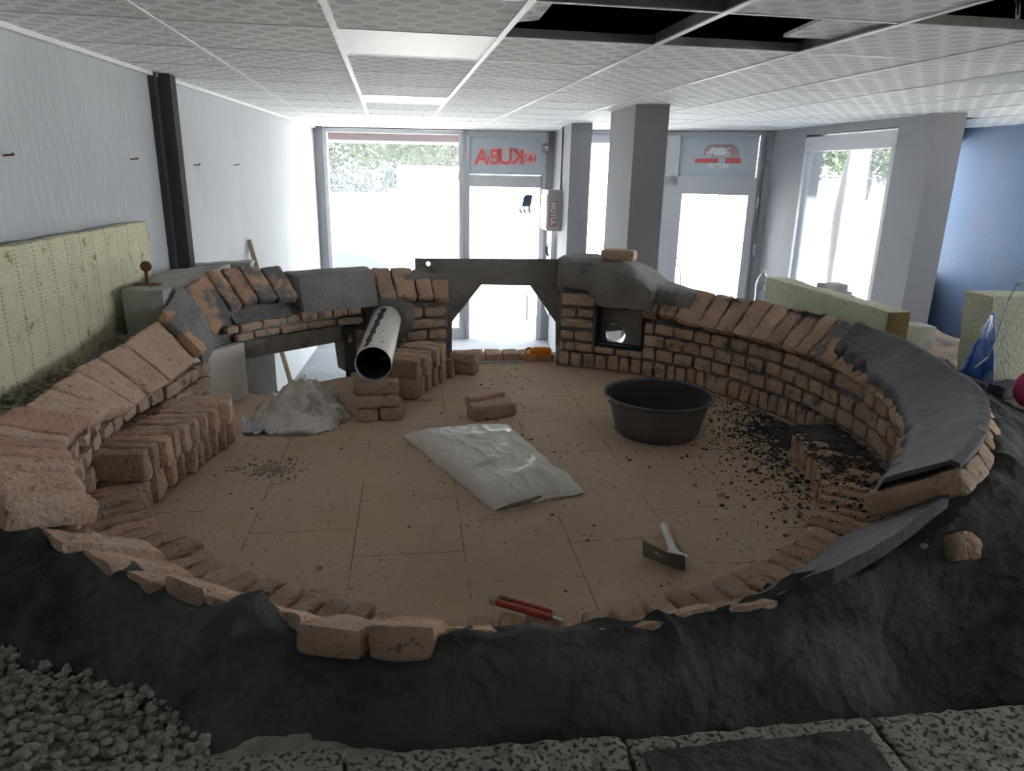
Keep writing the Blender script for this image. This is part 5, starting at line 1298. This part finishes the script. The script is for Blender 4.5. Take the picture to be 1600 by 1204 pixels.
# foreground block course: pumice blocks, ends measured along the top edge
zb = -.955
edge = [(-130,1215),(541,1164),(546,1178),(970,1144),(976,1152),(1352,1117),(1356,1118),(1760,1084)]
labs = ['pumice concrete block at the bottom left of the foreground', 'pumice concrete block at the bottom centre of the foreground', 'pumice block with smooth mortar patch right of the foreground centre', 'pumice block with mortar smears in the bottom right corner']
for k in range(4):
    a, b = onz(*edge[2*k], zb), onz(*edge[2*k+1], zb); d = (b-a).normalized(); n = Vector((d.y, -d.x, 0))
    blk = thing('concrete_block', labs[k], 'block', ((a.x+b.x)/2+n.x*.1, (a.y+b.y)/2+n.y*.1, zb-.2), 'blocks along the near edge')
    c = [(b if q & 1 else a)+n*(0 if q & 2 else .20)+Vector((0,0,0 if q & 4 else -.22)) for q in range(8)]
    mb = MB().hexa(c, .008, (60,24,12), .0045, 60+k, 30); obj('block', mb, 'pumiceblock', blk)
    if k == 2:
        pa, pb_ = onz(1003, 1172, zb+.006), onz(1345, 1140, zb+.006)
        c = [(pb_ if q & 1 else pa)+n*(.0 if q & 2 else .15)+Vector((0,0,.004 if q & 4 else -.008)) for q in range(8)]
        obj('mortar_smear', MB().hexa(c, .004, (30,10,1), .006, 9, 12), 'plastergrey', blk)
# lower course carrying them
obj('block_base', MB().box((-1.45, .62, -1.45), (1.9, 1.05, -1.185)), 'concrete', oven, smooth=False)
# concrete block at the back left with its bolt, and the plank behind
zt = -.55
q0, q1, q2, q3 = Vector((-1.215, 3.45, 0)), Vector((-1.035, 3.44, 0)), Vector((-.93, 4.4, 0)), Vector((-1.19, 4.15, 0))
cb_ = thing('concrete_block', 'grey concrete block with a bolt plate at the back left of the oven', 'block', (-1.1, 3.8, -1.0))
c = [q0, q1, q3, q2]; c = [Vector((c[b & 3].x, c[b & 3].y, zt if b & 4 else -1.0)) for b in range(8)]
obj('block', MB().hexa(c, .01, (8,20,8), .005, 71, 14), 'concrete', cb_)
br_ = thing('anchor_bolt', 'rusty round-headed bolt standing on the back left concrete block', 'bolt', (-1.139, 3.583, zt))
obj('plate', MB().box((-1.195, 3.55, zt+.0), (-1.085, 3.62, zt+.006)), 'rust', br_, smooth=False)
obj('shank', MB().tube([(-1.139, 3.583, zt), (-1.139, 3.583, zt+.075)], .0085, 10), 'rust', br_)
mb = MB().lathe([(0,-.006),(.024,-.006),(.026,0),(.024,.006),(0,.006)], (0,0,0), 20); mb.v = [Vector((-1.137, 3.583, zt+.087))+Vector((v.x, v.z*1.4, v.y)) for v in mb.v]; obj('head', mb, 'rust', br_)
# its twin on the right
p = onz(1486, 590, -.70)
b2 = thing('anchor_bolt', 'rusty bolt with tilted round head on the right shoulder of the oven', 'bolt', (p.x, p.y, p.z-.06))
obj('shank', MB().tube([p-Vector((0,0,.06)), p+Vector((.0,0,.03))], .009, 10), 'rust', b2)
mb = MB().lathe([(0,-.008),(.026,-.007),(.029,0),(.026,.007),(0,.008)], (0,0,0), 20); rm = Matrix.Rotation(.5, 3, 'X') @ Matrix.Rotation(.5, 3, 'Y'); mb.v = [p+Vector((-.012,0,.048))+rm@v for v in mb.v]; obj('head', mb, 'rust', b2)
# dusty board bridging behind the back-left bricks
a, b = ony(291, 416, 4.75), ony(392, 411, 4.85)
mb = MB().hexa([(b if q & 1 else a)+Vector((0, .14 if q & 2 else 0, .008 if q & 4 else -.018)) for q in range(8)], .006, (14,3,2), .006, 5, 20); tag(obj('scaffold_board', mb, 'concrete'), 'mortar-crusted board lying behind the back left bricks', 'board')
mb = MB().box((a.x, 4.6, ZF), (b.x-.02, 5.0, a.z-.02)); tag(obj('block_pillar', mb, 'concrete', smooth=False), 'rough block pillar carrying the crusted board behind the oven', 'pillar')
# leaning timber
a, b = ony(389, 374, 6.15), ony(456, 602, 5.9)
d = (b-a); t_ = (ZF-a.z)/d.z; b = a+d*t_
mb = MB(); w_ = .019; dd = d.normalized(); sx_ = Vector((1,0,0)); sy_ = Vector((0,1,0))
mb.hexa([(b if q & 1 else a)+sx_*(w_ if q & 2 else -w_)+sy_*(.02 if q & 4 else -.02) for q in range(8)], .004, (8,2,2), .001, 2); tag(obj('timber_batten', mb, 'wood'), 'grey wooden batten leaning behind the back left of the oven', 'batten')
# rubble and pink bag on the right shoulder
for k, (px, py, dz, d3, lab, mt) in enumerate(((1553, 592, .03, (.13,.07,.06), 'broken dusty slab piece at the foot of the right rockwool board', 'rubble'), (1575, 606, .02, (.15,.08,.05), 'flat dark slab piece lying in front of the broken slab', 'rubble'), (1524, 600, .02, (.09,.07,.05), 'greenish stone chunk beside the blue plastic sheet', 'rubble'))):
    p = onz(px, py, -.775); mb = MB().rbox(p+Vector((0,0,dz-.02)), d3, .01, (8,6,5), .018, 80+k, .3*k, 11); tag(obj('rubble_piece', mb, mt), lab, 'rubble', 'rubble on the right shoulder')
p = onz(1602, 634, -.80); mb = MB().rbox(p+Vector((.05, 0, .06)), (.17, .14, .13), .06, (10,10,8), .014, 8, .2, 8); tag(obj('pink_bag', mb, 'pink'), 'pink plastic bag at the right edge on the oven shoulder', 'bag')
# small blocks by the far end of the pale board and on the window sill
for (px, py, y_, w3_, h3, lab) in ((1300, 448, 4.4, .16, .05, 'grey block lying behind the pale board in front of the tall window'), (1432, 525, 3.0, .11, .12, 'small grey block standing behind the near end of the pale board')):
    p = ony(px, py, y_); mb = MB().rbox(p, (w3_, .12, h3), .008, (5,4,4), .003, px); o = tag(obj('concrete_block', mb, 'concrete'), lab, 'block')
    if y_ > 4: tag(obj('brick_pillar', MB().box((p.x-.1, p.y-.08, ZF), (p.x+.1, p.y+.08, p.z-h3/2)), 'concrete', smooth=False), 'rough pillar under the grey block before the tall window', 'pillar')
# water bottle
p = ony(1191, 447, 3.95); bt_ = thing('water_bottle', 'clear plastic water bottle standing at the far end of the pale board', 'bottle', (p.x, p.y, p.z-.10))
z_ = p.z
obj('body', MB().lathe([(0,-.12),(.036,-.12),(.038,-.10),(.034,-.06),(.038,-.03),(.034,.0),(.038,.02),(.028,.05),(.014,.068),(.013,.078)], (p.x, p.y, z_), 24), 'bottle', bt_)
obj('cap', MB().lathe([(0,.096),(.015,.096),(.016,.078),(0,.078)], (p.x, p.y, z_), 18), 'white', bt_)
obj('label_band', MB().lathe([(.0385,-.02),(.0388,-.015),(.0388,.012),(.0385,.016)], (p.x, p.y, z_), 24), 'galv', bt_)
tag(obj('brick_pillar', MB().box((p.x-.1, p.y-.08, ZF), (p.x+.12, p.y+.1, z_-.12)), 'concrete', smooth=False), 'rough pillar under the water bottle behind the oven', 'pillar')
p = onz(1075, 545, -.9); q = oncyl(1066, 535, 1.50)
mb = MB().rbox(q+Vector((-.03,-.03,0)), (.09, .035, .02), .006, (5,3,2), .003, 3, -.6); mb.v = [v+Vector((0, 0, -.25*(v.x-q.x))) for v in mb.v]
tag(obj('brick_shard', mb, 'brick'), 'brick splinter stuck in a joint of the right lining', 'shard')

# ================================================================== OUTDOORS
struct('ground_street', MB().box((-60, 9.65, ZF-.3), (90, 90, ZF-.012)), 'pave', 'pale concrete yard and street outside the shop front', 'street')
struct('ground_shade_strip', MB().add([(2.1,8.9,ZF-.006),(5.7,6.7,ZF-.006),(12,6.7,ZF-.006),(12,10.25,ZF-.006),(-12,10.6,ZF-.006),(-12,9.3,ZF-.006),(2.1,9.1,ZF-.006)], [(0,1,2,3,4,5,6)]), 'shadepave', 'ground strip outside the shop front, coloured dark bluish for the building shade', 'pavement')
struct('ground_side', MB().box((5.66, -40, ZF-.3), (60, 6.7, ZF-.012)), 'pave', 'pale concrete ground along the right side of the building', 'street')
def quadwall(px0, px1, pytop, y, zb=ZF, th=.25):
    a, b = ony(px0, pytop, y), ony(px1, pytop, y); return a, b
# boundary wall across the street: low part with railing, taller part to the right
YW = 25.
a, b = ony(440, 299, YW), ony(622, 299, YW)
wl_ = thing('boundary_wall', 'white boundary wall across the street with dark railing on its low part', 'wall', ((a.x+b.x)/2, YW, ZF))
obj('low_wall', MB().box((a.x-14, YW, ZF), (b.x, YW+.3, a.z)), 'streetwall', wl_, smooth=False)
c = ony(620, 258, YW-.4); c2 = ony(1000, 262, YW-.4)
obj('tall_wall', MB().box((c.x, YW-.4, ZF), (c2.x+3, YW-.1, c.z)), 'streetwall', wl_, smooth=False)
obj('pillar', MB().box((c.x-.3, YW-.6, ZF), (c.x+.5, YW-.1, c.z-.75)), 'streetwall', wl_, smooth=False)
e = ony(1700, 300, YW); obj('low_wall', MB().box((c2.x+3, YW, ZF), (e.x+25, YW+.3, a.z)), 'streetwall', wl_, smooth=False)
slots = MB()
for px in (640,644,648,652,656,664,668,672,678,694,698,703,712,716): p = ony(px, 275, YW-.42); slots.box((p.x-.025, YW-.43, p.z-.13), (p.x+.025, YW-.395, p.z+.13))
obj('wall_slots', slots, 'fence', wl_, smooth=False)
tb = ony(560, 264.5, YW+.1); mb = MB(); x = a.x-14
while x < b.x: mb.box((x, YW+.1, a.z), (x+.025, YW+.13, tb.z)); x += .16
for z in (a.z+.08, tb.z-.03): mb.box((a.x-14, YW+.1, z), (b.x, YW+.13, z+.035))
obj('railing', mb, 'fence', wl_, smooth=False)
mb = MB(); x = c2.x+3
while x < e.x+6: mb.box((x, YW+.1, a.z), (x+.03, YW+.13, tb.z+.1)); x += .25
mb.box((c2.x+3, YW+.1, tb.z+.03), (e.x+6, YW+.13, tb.z+.08)); obj('railing', mb, 'fence', wl_, smooth=False)

def tree(name, label, x, y, zbase, ztop, rad, nleaf, mat, seed, group=None, trunk=True, tr=.16, crown_low=.35):
    t = thing(name, label, 'tree' if trunk else 'shrub', (x, y, zbase), group); rg = random.Random(seed); H = ztop-zbase
    mb = MB(); blobs = [(rg.gauss(0, rad*.45), rg.gauss(0, rad*.45), zbase+H*rg.uniform(crown_low+.1, .92), rad*rg.uniform(.3, .55)) for _ in range(12)]
    for n in range(nleaf):
        bx_, by_, bz_, br__ = blobs[rg.randrange(12)]; d = Vector((rg.gauss(0,1), rg.gauss(0,1), rg.gauss(0,1))).normalized()*br__*rg.uniform(.5, 1.05); c = Vector((x+bx_, y+by_, bz_))+d
        c.z = max(c.z, zbase+H*crown_low*.6)
        s = rg.uniform(.07, .16)*(rad/1.6)**.3; u = Vector((rg.gauss(0,1), rg.gauss(0,1), rg.gauss(0,.6))).normalized(); v = u.cross(Vector((rg.gauss(0,1), rg.gauss(0,1), 1))).normalized()
        mb.add([c-u*s, c+v*s*.5, c+u*s, c-v*s*.5], [(0,1,2,3)])
    obj('crown' if trunk else 'foliage', mb, mat, t, smooth=False, recalc=False)
    if trunk:
        m2 = MB(); pts = [Vector((x+.08*math.sin(k*1.3+seed), y, zbase+H*.7*k/6)) for k in range(7)]; m2.tube(pts, [tr*(1.15-.12*k) for k in range(7)], 12); obj('trunk', m2, 'bark', t)
def at(px, y): p = ony(px, 258, y); return p.x
TL = [('broad pale tree behind the railing at the left of the shop window', 520, 33, 3.6, 3.2, 5200), ('small bushy tree behind the low building outside', 598, 40, 3.0, 2.2, 2600), ('leafy tree behind the tall white wall right of the low building', 655, 34, 3.2, 2.4, 4200), ('leafy tree at the right edge of the shop window view', 712, 33, 3.6, 2.6, 4200),
      ('bluish green tree at the left of the tall window view', 1275, 32, 3.8, 2.6, 3600), ('yellow green tree seen right of the pole trunk in the tall window', 1360, 33, 3.8, 3.0, 4200), ('dense tree at the right of the tall window view', 1405, 36, 4.2, 3., 3600)]
for k, (lab, px, y, zt_, rd_, nl) in enumerate(TL): tree('leafy_tree', lab, at(px, y), y, ZF, zt_-.6, rd_, nl, 'leaf', 30+k, 'trees beyond the street')
for k, (lab, px, y) in enumerate((('blue green shrub behind the railing, centre of the left window', 570, 27.2), ('dark shrub behind the railing near the left window edge', 530, 27.4), ('shrub behind the railing near the tall wall', 600, 27.3))): tree('garden_shrub', lab, at(px, y), y, ZF, -.1 if k else .1, 1.1, 1500, 'leafdark', 60+k, 'shrubs behind the railing', trunk=False, crown_low=.05)
p = ony(1316, 330, 11.); tree('street_tree', 'tree with pale straight trunk just outside the tall window', p.x+.55, 11.6, ZF, 4.2, 1.9, 2600, 'leaf', 71, tr=.23, crown_low=.72)
a, b = ony(587, 246, 36), ony(633, 262, 36)
kb_ = thing('low_building', 'small pale building with flat overhanging roof beyond the white wall', 'building', ((a.x+b.x)/2, 36, ZF))
obj('walls', MB().box((a.x+.2, 36, ZF), (b.x-.15, 39, a.z-.1)), 'streetwall', kb_, smooth=False); obj('roof', MB().box((a.x-.1, 35.7, a.z-.1), (b.x+.1, 39.3, a.z+.05)), 'fence', kb_, smooth=False)
w_ = MB(); 
for x in (a.x+.45, b.x-.75): w_.box((x, 35.97, a.z-.9), (x+.4, 36, a.z-.35))
obj('window', w_, 'fence', kb_, smooth=False)

# parked car close to the window: only its front shows over the oven
fx = ony(608, 405, 11.9).x; hz = ony(560, 391, 11.9).z
car = thing('parked_car', 'blue grey car parked outside the left shop window, only its bonnet showing', 'car', (fx-2.1, 12.4, ZF))
y0, y1 = 11.75, 13.4
body = [(-4.1,.35),(-4.1,.75),(-3.95,.92),(-3.3,.98),(-1.25,.96),(-.5,.88),(-.12,.76),(-.02,.6),(0,.35)]
S = (hz-ZF)/.90; k_ = len(body)
mb = MB(); lay = [(0,.93),(.06,1.),(.5,1.02),(.94,1.),(1,.93)]
for f_, sc_ in lay: mb.v += [Vector((fx+x*1., y0+(y1-y0)*f_, ZF+(.35+(z-.35)*sc_)*S)) for x, z in body]
for i in range(len(lay)-1):
    for j in range(k_): mb.f.append((i*k_+j, i*k_+(j+1)%k_, (i+1)*k_+(j+1)%k_, (i+1)*k_+j))
mb.f += [tuple(range(k_)), tuple(range((len(lay)-1)*k_+k_-1, (len(lay)-1)*k_-1, -1))]
obj('body', mb, 'carpaint', car)
mb = MB(); cab = [(-3.75,.95),(-3.1,1.42),(-1.9,1.42),(-1.15,.95)]
for f_, s_ in ((.06,1),(.14,.97),(.86,.97),(.94,1)): mb.v += [Vector((fx-2.4+(x+2.4)*s_, y0+(y1-y0)*f_, ZF+z*S)) for x, z in cab]
for i in range(3):
    for j in range(4): mb.f.append((i*4+j, i*4+(j+1)%4, (i+1)*4+(j+1)%4, (i+1)*4+j))
mb.f += [(0,1,2,3), (15,14,13,12)]; obj('cabin', mb, 'carglass', car)
for wx in (-.85, -3.3):
    for wy in (y0-.01, y1-.19):
        mb = MB().tube([(fx+wx, wy, ZF+.31), (fx+wx, wy+.2, ZF+.31)], .31, 28); wo = obj('wheel', mb, 'tyre', car)
        mb = MB().tube([(fx+wx, wy-.01, ZF+.31), (fx+wx, wy+.21, ZF+.31)], .18, 20); obj('hub', mb, 'galv', wo)
for f_ in (.12, .78):
    mb = MB().rbox((fx-.06, y0+(y1-y0)*(f_+.05), ZF+.66*S), (.18, .3, .14), .04, (5,5,4), 0); obj('headlight', mb, 'white', car)
mb = MB().rbox((fx-.95, y0-.08, ZF+1.02*S), (.16, .2, .13), .04, (5,5,4), 0); obj('side_mirror', mb, 'carpaint', car)

# trinket dangling on the door glass
p = ony(822, 317, 9.02); tr_ = thing('door_trinket', 'small blue grey trinket hanging on a string from the door glass corner', 'trinket', (p.x, p.y, p.z-.12))
top = ony(836, 297, 9.03)
obj('string', MB().tube([top, top*.5+p*.5+Vector((.012,0,-.01)), p+Vector((.02,0,.09))], .004, 6), 'fence', tr_)
mb = MB().hexa([p+Vector((( .055 if q & 1 else -.055)+(.03 if q & 4 else 0), (.02 if q & 2 else -.02), (.10 if q & 4 else -.045))) for q in range(8)], .03, (6,4,6), .008, 4, 20); obj('body', mb, 'trinket', tr_)
for dx_ in (-.045, -.005, .045): obj('tassel', MB().tube([p+Vector((dx_*.9,0,-.03)), p+Vector((dx_*1.35-.02,0,-.08)), p+Vector((dx_*1.2,0,-.125))], .013, 8), 'trinket', tr_)

# ================================================================== LIGHT
w = bpy.data.worlds.new('sky'); sc.world = w; w.use_nodes = True
bg = w.node_tree.nodes['Background']; bg.inputs[0].default_value = (.91, .955, 1.0, 1); bg.inputs[1].default_value = 1.0
sun = bpy.data.objects.new('sun', bpy.data.lights.new('sun', 'SUN')); col.objects.link(sun)
sun.data.energy = 4.5; sun.data.angle = math.radians(.6); sun.data.color = (1, .96, .9)
el, az = math.radians(70), math.radians(-20)     # high, from behind the building
dirv = Vector((math.sin(az)*math.cos(el), math.cos(az)*math.cos(el), -math.sin(el)))
sun.rotation_euler = dirv.to_track_quat('-Z', 'Y').to_euler(); TOPS.append(sun)
def portal(name, A, B, z0, z1, off):
    l = bpy.data.lights.new(name, 'AREA'); l.shape = 'RECTANGLE'; l.cycles.is_portal = True
    A = Vector(A); B = Vector(B); d = B-A; l.size = d.length; l.size_y = z1-z0; o = bpy.data.objects.new(name, l); col.objects.link(o)
    x = Vector((d.x, d.y, 0)).normalized(); n = Vector((-x.y, x.x, 0))          # outward
    y = Vector((0,0,1)); z = n                                                   # light shines along -z = inward
    yv = z.cross(x); m = Matrix(((x.x,yv.x,z.x),(x.y,yv.y,z.y),(x.z,yv.z,z.z))).to_4x4(); c = (A+B)/2+Vector((n.x, n.y))*off; m.translation = (c.x, c.y, (z0+z1)/2); o.matrix_world = m; TOPS.append(o)
portal('window_1_portal', flx(X0), flx(X3), ZF, .46, .15); portal('window_2_portal', frx(2.1), frx(4.05), ZF, .46, .15); portal('window_3_portal', swp(SY1), swp(SY0), -1.62, .26, .12); portal('added_window_4_portal', A4, B4, -.9, .36, .1); portal('added_window_5_portal', (XR, WR1), (XR, WR0), -.3, .31, .1)

sc.view_settings.view_transform = 'Standard'; sc.view_settings.look = 'None'; sc.view_settings.gamma = 1; sc.view_settings.use_curve_mapping = False
sc.view_settings.exposure = 3.85
cy = sc.cycles; cy.max_bounces = 10; cy.diffuse_bounces = 6; cy.glossy_bounces = 3; cy.transparent_max_bounces = 12; cy.transmission_bounces = 4
cy.sample_clamp_indirect = 12; cy.caustics_reflective = False; cy.caustics_refractive = False; cy.use_denoising = True; cy.denoiser = 'OPENIMAGEDENOISE'

# lift the whole place so that the room floor lies at zero
for o in TOPS+[cam]: o.matrix_world = Matrix.Translation((0, 0, ZC)) @ o.matrix_basis
